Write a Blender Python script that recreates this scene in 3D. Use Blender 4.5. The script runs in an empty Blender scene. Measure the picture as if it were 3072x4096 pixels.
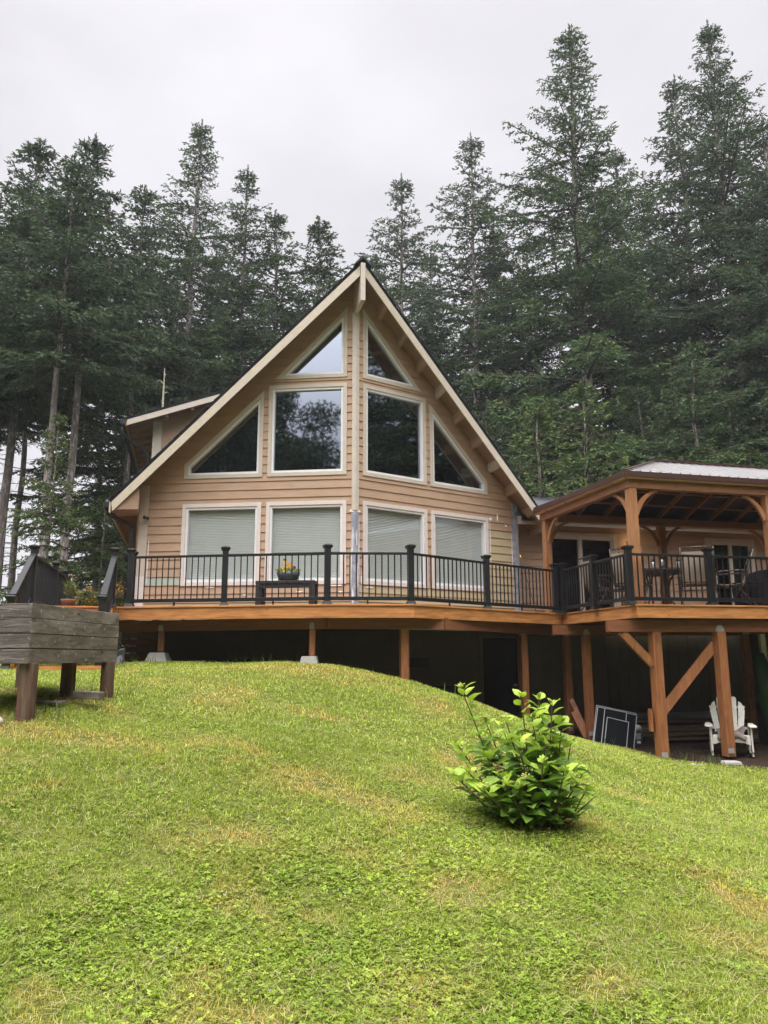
import bpy, math, random
import numpy as np
from mathutils import Matrix, Vector
sc = bpy.context.scene
COL = sc.collection
rnd = random.Random(7)
PI = math.pi
# ---------------------------------------------------------------- camera
cam_d = bpy.data.cameras.new('camera'); cam = bpy.data.objects.new('camera', cam_d); COL.objects.link(cam)
cam_d.sensor_fit = 'VERTICAL'; cam_d.sensor_height = 36.0; cam_d.sensor_width = 27.0
cam_d.lens = 3037.4 / 4096 * 36.0
cam_d.clip_start = 0.05; cam_d.clip_end = 3000
cam.matrix_world = Matrix.Rotation(PI/2 + 0.18895, 4, 'X') @ Matrix.Rotation(-0.0032, 4, 'Z')
sc.camera = cam
sc.render.resolution_x = 768; sc.render.resolution_y = 1024
sc.view_settings.view_transform = 'Standard'; sc.view_settings.look = 'None'
sc.view_settings.gamma = 1.0; sc.view_settings.exposure = 0.22
# ---------------------------------------------------------------- world: nishita sky under a bright cloud deck
SUN_EL, SUN_AZ = math.radians(72), math.radians(200)     # behind the camera, high (azimuth from +Y clockwise)
w = bpy.data.worlds.new('World'); sc.world = w; w.use_nodes = True
nt = w.node_tree; nt.nodes.clear()
N = nt.nodes.new; L = nt.links.new
out = N('ShaderNodeOutputWorld'); bg = N('ShaderNodeBackground'); L(bg.outputs[0], out.inputs[0])
sky = N('ShaderNodeTexSky'); sky.sky_type = 'NISHITA'; sky.sun_disc = False
sky.sun_elevation = SUN_EL; sky.sun_rotation = SUN_AZ
tc = N('ShaderNodeTexCoord'); nz = N('ShaderNodeTexNoise'); nz.inputs['Scale'].default_value = 2.0
nz.inputs['Detail'].default_value = 4.0; nz.inputs['Roughness'].default_value = .5
mp = N('ShaderNodeMapping'); mp.inputs['Scale'].default_value = (1, 1, 2.2)
L(tc.outputs['Generated'], mp.inputs[0]); L(mp.outputs[0], nz.inputs['Vector'])
# brightness of the cloud layer rises smoothly towards the hidden sun
sd = Vector((math.sin(SUN_AZ)*math.cos(SUN_EL), math.cos(SUN_AZ)*math.cos(SUN_EL), math.sin(SUN_EL)))
dot = N('ShaderNodeVectorMath'); dot.operation = 'DOT_PRODUCT'; dot.inputs[1].default_value = sd
L(tc.outputs['Generated'], dot.inputs[0])
mr = N('ShaderNodeMapRange'); mr.interpolation_type = 'SMOOTHSTEP'
mr.inputs['From Min'].default_value = 0.45; mr.inputs['From Max'].default_value = 1.0
mr.inputs['To Min'].default_value = 0.80; mr.inputs['To Max'].default_value = 6.0
L(dot.outputs['Value'], mr.inputs['Value'])
cr = N('ShaderNodeMapRange'); cr.inputs['From Min'].default_value = .3; cr.inputs['From Max'].default_value = .7
cr.inputs['To Min'].default_value = .84; cr.inputs['To Max'].default_value = 1.12
L(nz.outputs['Fac'], cr.inputs['Value'])
mul = N('ShaderNodeMath'); mul.operation = 'MULTIPLY'; L(mr.outputs[0], mul.inputs[0]); L(cr.outputs[0], mul.inputs[1])
vm = N('ShaderNodeVectorMath'); vm.operation = 'SCALE'; vm.inputs[0].default_value = (1.0, 0.98, 1.03)
L(mul.outputs[0], vm.inputs['Scale'])
sk = N('ShaderNodeVectorMath'); sk.operation = 'SCALE'; sk.inputs['Scale'].default_value = 0.05
L(sky.outputs[0], sk.inputs[0])
mixw = N('ShaderNodeMix'); mixw.data_type = 'RGBA'; mixw.inputs[0].default_value = 0.93
L(sk.outputs[0], mixw.inputs[6]); L(vm.outputs[0], mixw.inputs[7])
L(mixw.outputs[2], bg.inputs['Color']); bg.inputs['Strength'].default_value = 1.0
sun_d = bpy.data.lights.new('sun', 'SUN'); sun = bpy.data.objects.new('sun', sun_d); COL.objects.link(sun)
sun_d.energy = 1.2; sun_d.angle = math.radians(30); sun_d.color = (1.0, .95, .87)
sun.rotation_euler = (-sd).to_track_quat('-Z', 'Y').to_euler()

# ---------------------------------------------------------------- frames
PSI, BETA = .2499, .3619
PX, PY = -.5767, 14.85
def H(x, y, z=0.0):          # house frame -> world
    c, s = math.cos(PSI), math.sin(PSI)
    return Vector((PX + c*x - s*y, PY + s*x + c*y, z))
def W(x, y, z=0.0): return Vector((x, y, z))
HM = Matrix.Translation((PX, PY, 0)) @ Matrix.Rotation(PSI, 4, 'Z')
CB, SB, TB = math.cos(BETA), math.sin(BETA), math.tan(BETA)

# ---------------------------------------------------------------- ground height
CT = np.array([(0,0,-1.6),(-2.5,0,-1.5),(3,0,-1.7),(0,3.7,-1.5),(-2,3.7,-1.32),(2,3.7,-1.62),
(-3.3,7,-.56),(-3.1,8.7,-.42),(-4.3,8.5,-.33),(1.2,6,-1.26),(0,7,-1.0),(-1.5,7,-.78),(3.3,6,-1.62),(4,9,-1.69),
(2,9,-1.15),(0,10,-.55),(-2,10,-.3),(-4,13,-.1),(-2.5,12.8,-.1),(-1.2,12.4,-.11),(-.2,12.4,-.26),(.53,12.2,-.43),
(1.25,12,-.65),(1.98,12,-.92),(3.3,12.9,-1.36),(4.2,12.6,-1.62),(5.5,12,-1.69),(6.5,12,-1.73),(-4,15,-.06),(-1,15,-.25),
(.3,14.5,-.85),(1.5,14.5,-1.25),(3,15.3,-1.53),(4,16,-1.56),(4,18,-1.6),(7,15,-1.66),(8,18,-1.64),(1.5,17,-1.55),(-2,17,-.4),
(-6,12,-.12),(-8,9,-.15),(-8,5,-.75),(-6,3,-1.2),(-8,16,.1),(-10,25,.2),(0,25,.0),(10,25,-.8),(10,12,-1.8),(10,5,-1.9),
(0,-6,-1.7),(-10,-6,-1.5),(10,-6,-2.0),(-12,12,0),(14,18,-1.5)], float)
def _k(r2): return r2*np.log(r2 + 1e-9)*.5
def _fit():
    P = CT[:, :2]; n = len(P)
    K = _k(((P[:, None]-P[None])**2).sum(-1)) + np.eye(n)*.03
    Q = np.hstack([np.ones((n, 1)), P])
    A = np.block([[K, Q], [Q.T, np.zeros((3, 3))]])
    return np.linalg.solve(A, np.concatenate([CT[:, 2], np.zeros(3)]))
_W = _fit()
def gh(x, y):
    x = np.clip(np.asarray(x, float), -12, 13); y = np.clip(np.asarray(y, float), -6, 25)
    sh = x.shape; p = np.stack([x.ravel(), y.ravel()], 1)
    K = _k(((p[:, None]-CT[None, :, :2])**2).sum(-1))
    z = K @ _W[:-3] + _W[-3] + p @ _W[-2:]
    return np.clip(z, -2.1, .6).reshape(sh)
def g(x, y): return float(gh(np.array([x]), np.array([y]))[0])

# ---------------------------------------------------------------- materials
MATS = {}
def mat(name, col, rough=.6, var=.12, scale=6.0, stretch=(1, 1, 1), bump=0.0, bscale=None, spec=.4, metal=0.0,
        col2=None, c2pos=(.5, .62), c2scale=None, trans=0.0, emit=None, coat=0.0):
    if name in MATS: return MATS[name]
    m = bpy.data.materials.new(name); m.use_nodes = True; nt = m.node_tree; b = nt.nodes['Principled BSDF']
    N, L = nt.nodes.new, nt.links.new
    b.inputs['Roughness'].default_value = rough; b.inputs['Metallic'].default_value = metal
    b.inputs['Specular IOR Level'].default_value = spec; b.inputs['Coat Weight'].default_value = coat
    t = N('ShaderNodeTexCoord'); mp = N('ShaderNodeMapping'); mp.inputs['Scale'].default_value = stretch
    L(t.outputs['Object'], mp.inputs[0])
    n = N('ShaderNodeTexNoise'); n.inputs['Scale'].default_value = scale; n.inputs['Detail'].default_value = 6
    n.inputs['Roughness'].default_value = .65; L(mp.outputs[0], n.inputs['Vector'])
    r = N('ShaderNodeValToRGB'); e = r.color_ramp.elements
    e[0].position = .3; e[1].position = .7
    e[0].color = tuple(c*(1-var) for c in col)+(1,); e[1].color = tuple(min(1, c*(1+var)) for c in col)+(1,)
    L(n.outputs['Fac'], r.inputs[0]); last = r.outputs[0]
    if col2:
        n2 = N('ShaderNodeTexNoise'); n2.inputs['Scale'].default_value = c2scale or scale*.35; n2.inputs['Detail'].default_value = 5
        L(mp.outputs[0], n2.inputs['Vector'])
        r2 = N('ShaderNodeValToRGB'); r2.color_ramp.elements[0].position = c2pos[0]; r2.color_ramp.elements[1].position = c2pos[1]
        L(n2.outputs['Fac'], r2.inputs[0])
        mx = N('ShaderNodeMix'); mx.data_type = 'RGBA'; L(r2.outputs[0], mx.inputs[0]); L(last, mx.inputs[6])
        mx.inputs[7].default_value = tuple(col2)+(1,); last = mx.outputs[2]
    L(last, b.inputs['Base Color'])
    if bump:
        bp = N('ShaderNodeBump'); bp.inputs['Strength'].default_value = bump; bp.inputs['Distance'].default_value = .01
        nb = n
        if bscale:
            nb = N('ShaderNodeTexNoise'); nb.inputs['Scale'].default_value = bscale; nb.inputs['Detail'].default_value = 4
            L(mp.outputs[0], nb.inputs['Vector'])
        L(nb.outputs['Fac'], bp.inputs['Height']); L(bp.outputs[0], b.inputs['Normal'])
    if trans:
        tr = N('ShaderNodeBsdfTranslucent'); L(last, tr.inputs[0]); ms = N('ShaderNodeMixShader'); ms.inputs[0].default_value = trans
        L(b.outputs[0], ms.inputs[1]); L(tr.outputs[0], ms.inputs[2]); L(ms.outputs[0], nt.nodes['Material Output'].inputs[0])
    if emit:
        b.inputs['Emission Color'].default_value = tuple(emit[:3])+(1,); b.inputs['Emission Strength'].default_value = emit[3]
    MATS[name] = m; return m
def glass_mat(name, base, tint, rough=0.0, wob=.0):
    m = bpy.data.materials.new(name); m.use_nodes = True; nt = m.node_tree; nt.nodes.clear(); N, L = nt.nodes.new, nt.links.new
    o = N('ShaderNodeOutputMaterial'); ms = N('ShaderNodeMixShader'); g_ = N('ShaderNodeBsdfGlossy'); t = N('ShaderNodeBsdfTransparent')
    g_.inputs['Roughness'].default_value = rough; g_.inputs['Color'].default_value = (.72, .80, .92, 1); t.inputs['Color'].default_value = tuple(tint)+(1,)
    lw = N('ShaderNodeLayerWeight'); f = N('ShaderNodeMath'); f.operation = 'POWER'; f.inputs[1].default_value = 5.0; L(lw.outputs['Facing'], f.inputs[0]); base += .04
    a = N('ShaderNodeMath'); a.operation = 'ADD'; a.inputs[1].default_value = base; a.use_clamp = True
    L(f.outputs[0], a.inputs[0]); L(a.outputs[0], ms.inputs[0]); L(t.outputs[0], ms.inputs[1]); L(g_.outputs[0], ms.inputs[2])
    if wob:
        tc = N('ShaderNodeTexCoord'); n = N('ShaderNodeTexNoise'); n.inputs['Scale'].default_value = 1.6; n.inputs['Detail'].default_value = 1
        L(tc.outputs['Object'], n.inputs['Vector']); bp = N('ShaderNodeBump'); bp.inputs['Strength'].default_value = wob; bp.inputs['Distance'].default_value = .02
        L(n.outputs['Fac'], bp.inputs['Height']); L(bp.outputs[0], g_.inputs['Normal'])
    L(ms.outputs[0], o.inputs[0]); MATS[name] = m; return m
def attr_mat(name, rough=.7, trans=.25, spec=.2):     # base colour from the mesh's own colour attribute (leaf / blade colours)
    m = bpy.data.materials.new(name); m.use_nodes = True; nt = m.node_tree; b = nt.nodes['Principled BSDF']; N, L = nt.nodes.new, nt.links.new
    a = N('ShaderNodeAttribute'); a.attribute_name = 'tint'; b.inputs['Roughness'].default_value = rough
    b.inputs['Specular IOR Level'].default_value = spec; L(a.outputs['Color'], b.inputs['Base Color'])
    tr = N('ShaderNodeBsdfTranslucent'); L(a.outputs['Color'], tr.inputs[0]); ms = N('ShaderNodeMixShader'); ms.inputs[0].default_value = trans
    L(b.outputs[0], ms.inputs[1]); L(tr.outputs[0], ms.inputs[2]); L(ms.outputs[0], nt.nodes['Material Output'].inputs[0])
    MATS[name] = m; return m
SIDE = (.41, .272, .172)
siding = mat('siding_paint', SIDE, .62, .07, 3, (1, 1, 3), bump=.3, bscale=40, col2=(.36, .238, .148), c2pos=(.5, .75), c2scale=2)
primer = mat('bare_yellow_siding', (.43, .345, .20), .7, .06, 3, (1, 1, 3), bump=.25, bscale=40)
greenb = mat('grey_green_board', (.36, .40, .33), .7, .05, 5)
cream = mat('cream_trim', (.52, .455, .37), .55, .06, 7, bump=.2, bscale=30, col2=(.60, .5, .38), c2pos=(.62, .8), c2scale=4)
pinkw = mat('primed_white_trim', (.62, .555, .50), .6, .05, 7)
barge = mat('weathered_barge_paint', (.50, .435, .335), .6, .08, 8, (1, 1, 1), bump=.5, bscale=60, col2=(.42, .33, .22), c2pos=(.60, .70), c2scale=26)
white = mat('white_vinyl', (.70, .69, .68), .35, .02, 4)
shing = mat('roof_shingle', (.035, .035, .04), .85, .5, 30, bump=.5)
shing2 = mat('grey_shingle', (.13, .13, .15), .9, .4, 22, bump=.6)
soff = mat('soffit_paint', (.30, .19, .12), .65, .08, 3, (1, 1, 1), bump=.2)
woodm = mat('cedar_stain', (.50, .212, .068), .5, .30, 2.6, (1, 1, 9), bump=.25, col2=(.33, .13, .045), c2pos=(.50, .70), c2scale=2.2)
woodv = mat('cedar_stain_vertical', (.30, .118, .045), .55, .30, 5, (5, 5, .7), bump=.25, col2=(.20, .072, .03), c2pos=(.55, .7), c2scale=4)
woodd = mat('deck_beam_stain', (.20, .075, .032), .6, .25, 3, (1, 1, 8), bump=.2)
gaz = mat('pergola_cedar', (.37, .175, .08), .5, .2, 4, (4, 4, .8), bump=.25, col2=(.33, .12, .045), c2pos=(.55, .7), c2scale=3)
gazh = mat('pergola_cedar_beam', (.27, .12, .055), .5, .2, 3, (1, 1, 7), bump=.25, col2=(.26, .095, .04), c2pos=(.55, .7), c2scale=3)
gazs = mat('pale_cedar_strip', (.60, .36, .2), .6, .15, 6, (1, 1, 6))
brown = mat('brown_metal_trim', (.07, .034, .028), .4, .06, 4)
rmetal = mat('bare_metal_roof', (.62, .61, .60), .33, .06, 3, metal=.7)
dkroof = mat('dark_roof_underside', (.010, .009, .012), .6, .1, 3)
black = mat('black_rail_coating', (.007, .0075, .009), .45, .08, 12, spec=.5)
blackg = mat('black_plastic', (.02, .02, .022), .45, .1, 6)
galv = mat('galvanised_bracket', (.34, .35, .35), .5, .15, 20, metal=.3)
conc = mat('concrete', (.40, .385, .36), .9, .12, 14, bump=.6, bscale=60)
greyw = mat('weathered_grey_wood', (.175, .15, .128), .85, .4, 3.2, (1, 1, 9), bump=1.0, bscale=9, col2=(.36, .34, .30), c2pos=(.58, .68), c2scale=14)
greyw2 = mat('grey_wood_grain', (.13, .11, .10), .85, .5, 2.6, (1, 1, 12), bump=1.0, bscale=8, col2=(.26, .225, .21), c2pos=(.5, .7), c2scale=5)
def weathered(name, c1, c2, lich, stretch):
    m = mat(name, c1, .88, .45, 3.0, stretch, bump=1.0, bscale=9, col2=c2, c2pos=(.48, .66), c2scale=2.2)
    nt = m.node_tree; b = nt.nodes['Principled BSDF']; N, L = nt.nodes.new, nt.links.new; src = b.inputs['Base Color'].links[0].from_socket
    t = N('ShaderNodeTexCoord'); v = N('ShaderNodeTexNoise'); v.inputs['Scale'].default_value = 26; v.inputs['Detail'].default_value = 3; L(t.outputs['Object'], v.inputs['Vector'])
    r = N('ShaderNodeValToRGB'); r.color_ramp.elements[0].position = .64; r.color_ramp.elements[1].position = .68; L(v.outputs['Fac'], r.inputs[0])
    mx = N('ShaderNodeMix'); mx.data_type = 'RGBA'; L(src, mx.inputs[6]); mx.inputs[7].default_value = tuple(lich)+(1,); mm = N('ShaderNodeMath'); mm.operation = 'MULTIPLY'; mm.inputs[1].default_value = .7; L(r.outputs[0], mm.inputs[0]); L(mm.outputs[0], mx.inputs[0])
    w_ = N('ShaderNodeTexVoronoi'); w_.inputs['Scale'].default_value = 3.1; w_.inputs['Randomness'].default_value = 1.0; mp = N('ShaderNodeMapping'); mp.inputs['Scale'].default_value = (1, 1, 1.9); L(t.outputs['Object'], mp.inputs[0]); L(mp.outputs[0], w_.inputs['Vector'])
    r2 = N('ShaderNodeValToRGB'); r2.color_ramp.elements[0].position = .05; r2.color_ramp.elements[0].color = (1, 1, 1, 1); r2.color_ramp.elements[1].position = .13; r2.color_ramp.elements[1].color = (0, 0, 0, 1); L(w_.outputs['Distance'], r2.inputs[0])
    m2 = N('ShaderNodeMix'); m2.data_type = 'RGBA'; L(r2.outputs[0], m2.inputs[0]); L(mx.outputs[2], m2.inputs[6]); m2.inputs[7].default_value = (.03, .02, .014, 1); L(m2.outputs[2], b.inputs['Base Color']); return m
greyw = weathered('lichened_plank', (.13, .105, .084), (.23, .20, .172), (.40, .39, .35), (1, 1, 3))
greyw2 = weathered('grey_grain_plank', (.12, .10, .092), (.22, .185, .17), (.26, .24, .22), (1, 1, 9))
def knots(m, sc_=2.4, st=(1, 1, 1.6), col=(.07, .025, .012), size=.07):
    nt = m.node_tree; b = nt.nodes['Principled BSDF']; N, L = nt.nodes.new, nt.links.new; src = b.inputs['Base Color'].links[0].from_socket
    t = N('ShaderNodeTexCoord'); mp = N('ShaderNodeMapping'); mp.inputs['Scale'].default_value = st; w_ = N('ShaderNodeTexVoronoi'); w_.inputs['Scale'].default_value = sc_
    L(t.outputs['Object'], mp.inputs[0]); L(mp.outputs[0], w_.inputs['Vector']); r2 = N('ShaderNodeValToRGB'); e = r2.color_ramp.elements
    e[0].position = size*.4; e[0].color = (1, 1, 1, 1); e[1].position = size; e[1].color = (0, 0, 0, 1); L(w_.outputs['Distance'], r2.inputs[0])
    mm = N('ShaderNodeMath'); mm.operation = 'MULTIPLY'; mm.inputs[1].default_value = .75; L(r2.outputs[0], mm.inputs[0])
    m2 = N('ShaderNodeMix'); m2.data_type = 'RGBA'; L(mm.outputs[0], m2.inputs[0]); L(src, m2.inputs[6]); m2.inputs[7].default_value = tuple(col)+(1,); L(m2.outputs[2], b.inputs['Base Color'])
for m_ in (woodm, gazh): knots(m_, 2.6, (1, 1, 1.8))
for m_ in (woodv, gaz): knots(m_, 3.6, (1.6, 1.6, .8))
redpost = mat('old_red_post', (.115, .055, .038), .8, .35, 4, (5, 5, .8), bump=.6, col2=(.13, .12, .075), c2pos=(.5, .66), c2scale=3)
lower = mat('basement_siding', (.15, .118, .07), .75, .08, 3)
darkin = mat('dark_room', (.02, .018, .016), .9, .1, 2)
door_dk = mat('dark_door', (.012, .008, .007), .6, .1, 3)
blind = mat('pale_blind', (.60, .625, .585), .6, .03, 3)
tape = mat('flashing_membrane', (.26, .27, .31), .45, .12, 5, col2=(.36, .37, .40), c2scale=8)
putty = mat('white_filler', (.85, .80, .76), .7, .03, 9)
fabric = mat('tan_sling_fabric', (.40, .32, .26), .85, .18, 40, (1, 1, 2), bump=.3)
bronze = mat('bronze_frame', (.10, .075, .06), .4, .2, 10, metal=.3)
wicker = mat('dark_wicker', (.028, .024, .023), .6, .4, 60, bump=.8)
potm = mat('charcoal_pot', (.05, .05, .058), .55, .08, 8)
adir = mat('worn_white_paint', (.66, .64, .57), .65, .12, 12, col2=(.42, .40, .33), c2pos=(.6, .72), c2scale=18, bump=.4)
cloth = mat('brown_cloth', (.20, .16, .145), .95, .15, 20, bump=.3)
soilm = mat('soil', (.075, .05, .034), .95, .4, 12, bump=1.0)
screen = mat('insect_screen', (.008, .0085, .010), .9, .1, 8, spec=.08)
alu = mat('aluminium_edge', (.36, .37, .39), .4, .05, 4, metal=.3)
tealm = mat('teal_plastic', (.02, .065, .08), .5, .05, 4)
lampm = mat('lit_lamp', (.9, .7, .3), .5, .02, 2, emit=(1.0, .72, .25, 1.6))
rockm = mat('pale_rock', (.48, .43, .36), .9, .15, 8, bump=.8)
lumber = mat('old_lumber', (.10, .066, .038), .8, .3, 4, (1, 1, 6), bump=.3)
yend = mat('yellow_sawn_end', (.60, .46, .18), .7, .1, 8)
greenm = mat('green_canoe_skin', (.010, .05, .008), .5, .08, 3)
lant = mat('lantern_glass', (.6, .6, .62), .15, .05, 4, metal=.4)
deckb = mat('deck_board', (.17, .085, .045), .6, .2, 4)
yel = mat('yellow_plastic', (.70, .42, .03), .5, .05, 4)
glassU = glass_mat('reflective_pane', .30, (.06, .08, .08), 0.025, .05)
glassL = glass_mat('clear_pane', .06, (.95, .965, .955), 0.0, .03)
glassD = glass_mat('dark_door_glass', .02, (.25, .27, .27))
bark = mat('fir_bark', (.24, .20, .18), .9, .45, 5, (3, 3, .7), bump=1.0, col2=(.50, .48, .45), c2pos=(.55, .7), c2scale=5)
limbm = mat('fir_limb', (.10, .08, .065), .9, .25, 8)
needle = attr_mat('fir_needles', .65, .18)
leafm = attr_mat('broad_leaf', .42, .35, .4)
bladem = attr_mat('grass_blade', .55, .35, .25)

# ---------------------------------------------------------------- mesh builder
class MB:
    def __init__(s): s.v = []; s.f = []; s.m = []; s.mi = 0
    def _a(s, pts): b = len(s.v); s.v += [Vector(p) for p in pts]; return b
    def poly(s, pts): b = s._a(pts); s.f.append(tuple(range(b, b+len(pts)))); s.m.append(s.mi); return s
    def hexa(s, p):   # 8 pts: bottom 4 ccw, top 4
        b = s._a(p)
        for q in ((0,3,2,1),(4,5,6,7),(0,1,5,4),(1,2,6,5),(2,3,7,6),(3,0,4,7)): s.f.append(tuple(b+i for i in q)); s.m.append(s.mi)
        return s
    def box(s, x0, x1, y0, y1, z0, z1, F=H):
        return s.hexa([F(x0,y0,z0),F(x1,y0,z0),F(x1,y1,z0),F(x0,y1,z0),F(x0,y0,z1),F(x1,y0,z1),F(x1,y1,z1),F(x0,y1,z1)])
    def beam(s, p, q, w, h, up=Vector((0,0,1)), w2=None, h2=None):
        p, q = Vector(p), Vector(q); d = (q-p).normalized(); side = d.cross(up)
        if side.length < 1e-4: side = d.cross(Vector((1,0,0)))
        side.normalize(); u = side.cross(d).normalized(); w2 = w if w2 is None else w2; h2 = h if h2 is None else h2
        a = [p+side*sx*w/2+u*sz*h/2 for sx, sz in ((-1,-1),(1,-1),(1,1),(-1,1))]; b = [q+side*sx*w2/2+u*sz*h2/2 for sx, sz in ((-1,-1),(1,-1),(1,1),(-1,1))]
        return s.hexa(a+b)
    def prism(s, pts, off):   # closed polygon extruded by off
        pts = [Vector(p) for p in pts]; off = Vector(off); n = len(pts); b = s._a(pts+[p+off for p in pts])
        s.f.append(tuple(b+i for i in range(n))); s.f.append(tuple(b+n+i for i in reversed(range(n)))); s.m += [s.mi]*2
        for i in range(n): j = (i+1) % n; s.f.append((b+j, b+i, b+n+i, b+n+j)); s.m.append(s.mi)
        return s
    def ring(s, outer, inner, off):
        o = [Vector(p) for p in outer]; i_ = [Vector(p) for p in inner]; off = Vector(off); n = len(o)
        b = s._a(o+i_+[p+off for p in o]+[p+off for p in i_])
        for k in range(n):
            j = (k+1) % n
            for q in ((k,j,n+j,n+k),(2*n+j,2*n+k,3*n+k,3*n+j),(j,k,2*n+k,2*n+j),(n+k,n+j,3*n+j,3*n+k)):
                s.f.append(tuple(b+x for x in q)); s.m.append(s.mi)
        return s
    def tube(s, pts, rad, n=8, cap=True):
        pts = [Vector(p) for p in pts]
        if not hasattr(rad, '__len__'): rad = [rad]*len(pts)
        rings = []; ref = None
        for i, p in enumerate(pts):
            d = (pts[min(i+1, len(pts)-1)]-pts[max(i-1, 0)]).normalized()
            if ref is None: ref = d.cross(Vector((0,0,1)) if abs(d.z) < .9 else Vector((1,0,0))).normalized()
            a = (ref - d*ref.dot(d)).normalized(); c = d.cross(a); ref = a
            rings.append(s._a([p + (a*math.cos(2*PI*k/n)+c*math.sin(2*PI*k/n))*rad[i] for k in range(n)]))
        for r0, r1 in zip(rings, rings[1:]):
            for k in range(n): s.f.append((r0+k, r0+(k+1) % n, r1+(k+1) % n, r1+k)); s.m.append(s.mi)
        if cap: s.f.append(tuple(rings[0]+k for k in reversed(range(n)))); s.f.append(tuple(rings[-1]+k for k in range(n))); s.m += [s.mi]*2
        return s
    def build(s, name, mats, parent=None, smooth=False, bevel=0):
        me = bpy.data.meshes.new(name)
        inv = Matrix.Identity(4)
        if parent is not None: inv = world_of(parent).inverted()
        else:
            c = sum(s.v, Vector())/max(1, len(s.v)); zm = min(v.z for v in s.v); inv = Matrix.Translation((-c.x, -c.y, -zm))
        me.from_pydata([inv @ v for v in s.v], [], s.f)
        mats = mats if isinstance(mats, (list, tuple)) else [mats]
        for m in mats: me.materials.append(m)
        me.polygons.foreach_set('material_index', s.m)
        if smooth: me.polygons.foreach_set('use_smooth', [True]*len(s.f))
        o = bpy.data.objects.new(name, me); COL.objects.link(o)
        if parent is not None: o.parent = parent
        else: o.location = inv.inverted().translation
        if bevel:
            bv = o.modifiers.new('bevel', 'BEVEL'); bv.width = bevel; bv.segments = 2; bv.limit_method = 'ANGLE'
        return o
def world_of(o):
    M = Matrix.Identity(4); c = o
    while c is not None:
        M = Matrix.Translation(c.location) @ c.rotation_euler.to_matrix().to_4x4() @ Matrix.Diagonal((*c.scale, 1)) @ M; c = c.parent
    return M
def tag(o, label, cat, group=None, kind=None):
    if label: o['label'] = label
    if cat: o['category'] = cat
    if group: o['group'] = group
    if kind: o['kind'] = kind
    return o
def thing(name, label, cat, loc=(0,0,0), rz=0.0, group=None):
    o = bpy.data.objects.new(name, None); COL.objects.link(o); o.location = loc; o.rotation_euler = (0,0,rz); o.empty_display_size = .2
    return tag(o, label, cat, group)
def dup(o, parent=None):
    c = o.copy(); COL.objects.link(c)
    if parent is not None: c.parent = parent
    for ch in list(o.children): dup(ch, c)
    return c
def np_mesh(name, verts, faces, matl, tint=None, parent=None, smooth=False):
    """verts (n,3), faces (m,k) arrays; tint per-vertex (n,3)"""
    me = bpy.data.meshes.new(name); n, (m, k) = len(verts), faces.shape
    me.vertices.add(n); me.vertices.foreach_set('co', np.ascontiguousarray(verts, dtype=np.float32).ravel())
    me.loops.add(m*k); me.loops.foreach_set('vertex_index', np.ascontiguousarray(faces, dtype=np.int32).ravel())
    me.polygons.add(m); me.polygons.foreach_set('loop_start', np.arange(0, m*k, k, dtype=np.int32))
    try: me.polygons.foreach_set('loop_total', np.full(m, k, dtype=np.int32))
    except Exception: pass
    me.update(calc_edges=True)
    if tint is not None:
        a = me.color_attributes.new('tint', 'FLOAT_COLOR', 'POINT')
        a.data.foreach_set('color', np.hstack([tint, np.ones((n, 1))]).astype(np.float32).ravel())
    me.materials.append(matl)
    if smooth: me.polygons.foreach_set('use_smooth', np.ones(m, dtype=bool))
    o = bpy.data.objects.new(name, me); COL.objects.link(o)
    if parent is not None: o.parent = parent
    return o

#@@GROUND
# ================================================================ ground sheet
def axis(lo, hi, step, far):
    a = list(np.arange(lo, hi+1e-6, step)); s = step; x = hi; r = []
    while x < far: s *= 1.35; x += s; r.append(x)
    s = step; x = lo; l = []
    while x > -far: s *= 1.35; x -= s; l.append(x)
    return np.array(l[::-1]+a+r)
gx_, gy_ = axis(-12, 13, .16, 900), axis(-6, 25, .16, 900)
X, Y = np.meshgrid(gx_, gy_); Z = gh(X, Y)
_b = np.exp(-((X/14)**2+((Y-7)/14)**2)); Z = Z+_b*(.022*np.sin(X*1.9+.8*np.sin(Y*1.3))*np.cos(Y*1.4+X*.5)+.012*np.sin(X*4.3+Y*2.1)*np.cos(Y*3.7-X*1.2))
rs = np.random.RandomState(3)
V = np.stack([X.ravel(), Y.ravel(), Z.ravel()], 1); V[:, 2] += rs.normal(0, .006, len(V))
nx, ny = len(gx_), len(gy_); I = np.arange(nx*ny).reshape(ny, nx)
Fg = np.stack([I[:-1, :-1].ravel(), I[:-1, 1:].ravel(), I[1:, 1:].ravel(), I[1:, :-1].ravel()], 1)
def lawn_edge(x):            # y at which mown grass gives way to the dirt under the deck
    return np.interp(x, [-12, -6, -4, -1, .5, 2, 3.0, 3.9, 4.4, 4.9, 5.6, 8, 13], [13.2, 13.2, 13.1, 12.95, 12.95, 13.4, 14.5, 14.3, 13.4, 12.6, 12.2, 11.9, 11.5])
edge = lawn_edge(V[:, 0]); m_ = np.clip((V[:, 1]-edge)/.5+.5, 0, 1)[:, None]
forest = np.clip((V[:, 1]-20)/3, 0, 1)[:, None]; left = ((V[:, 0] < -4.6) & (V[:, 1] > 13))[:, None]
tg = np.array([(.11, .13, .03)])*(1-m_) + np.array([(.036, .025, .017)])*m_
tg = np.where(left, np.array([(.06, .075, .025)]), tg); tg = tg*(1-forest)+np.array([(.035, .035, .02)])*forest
gm = bpy.data.materials.new('ground_soil'); gm.use_nodes = True; nt = gm.node_tree; b = nt.nodes['Principled BSDF']; b.inputs['Roughness'].default_value = .95; b.inputs['Specular IOR Level'].default_value = .05
a = nt.nodes.new('ShaderNodeAttribute'); a.attribute_name = 'tint'
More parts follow.
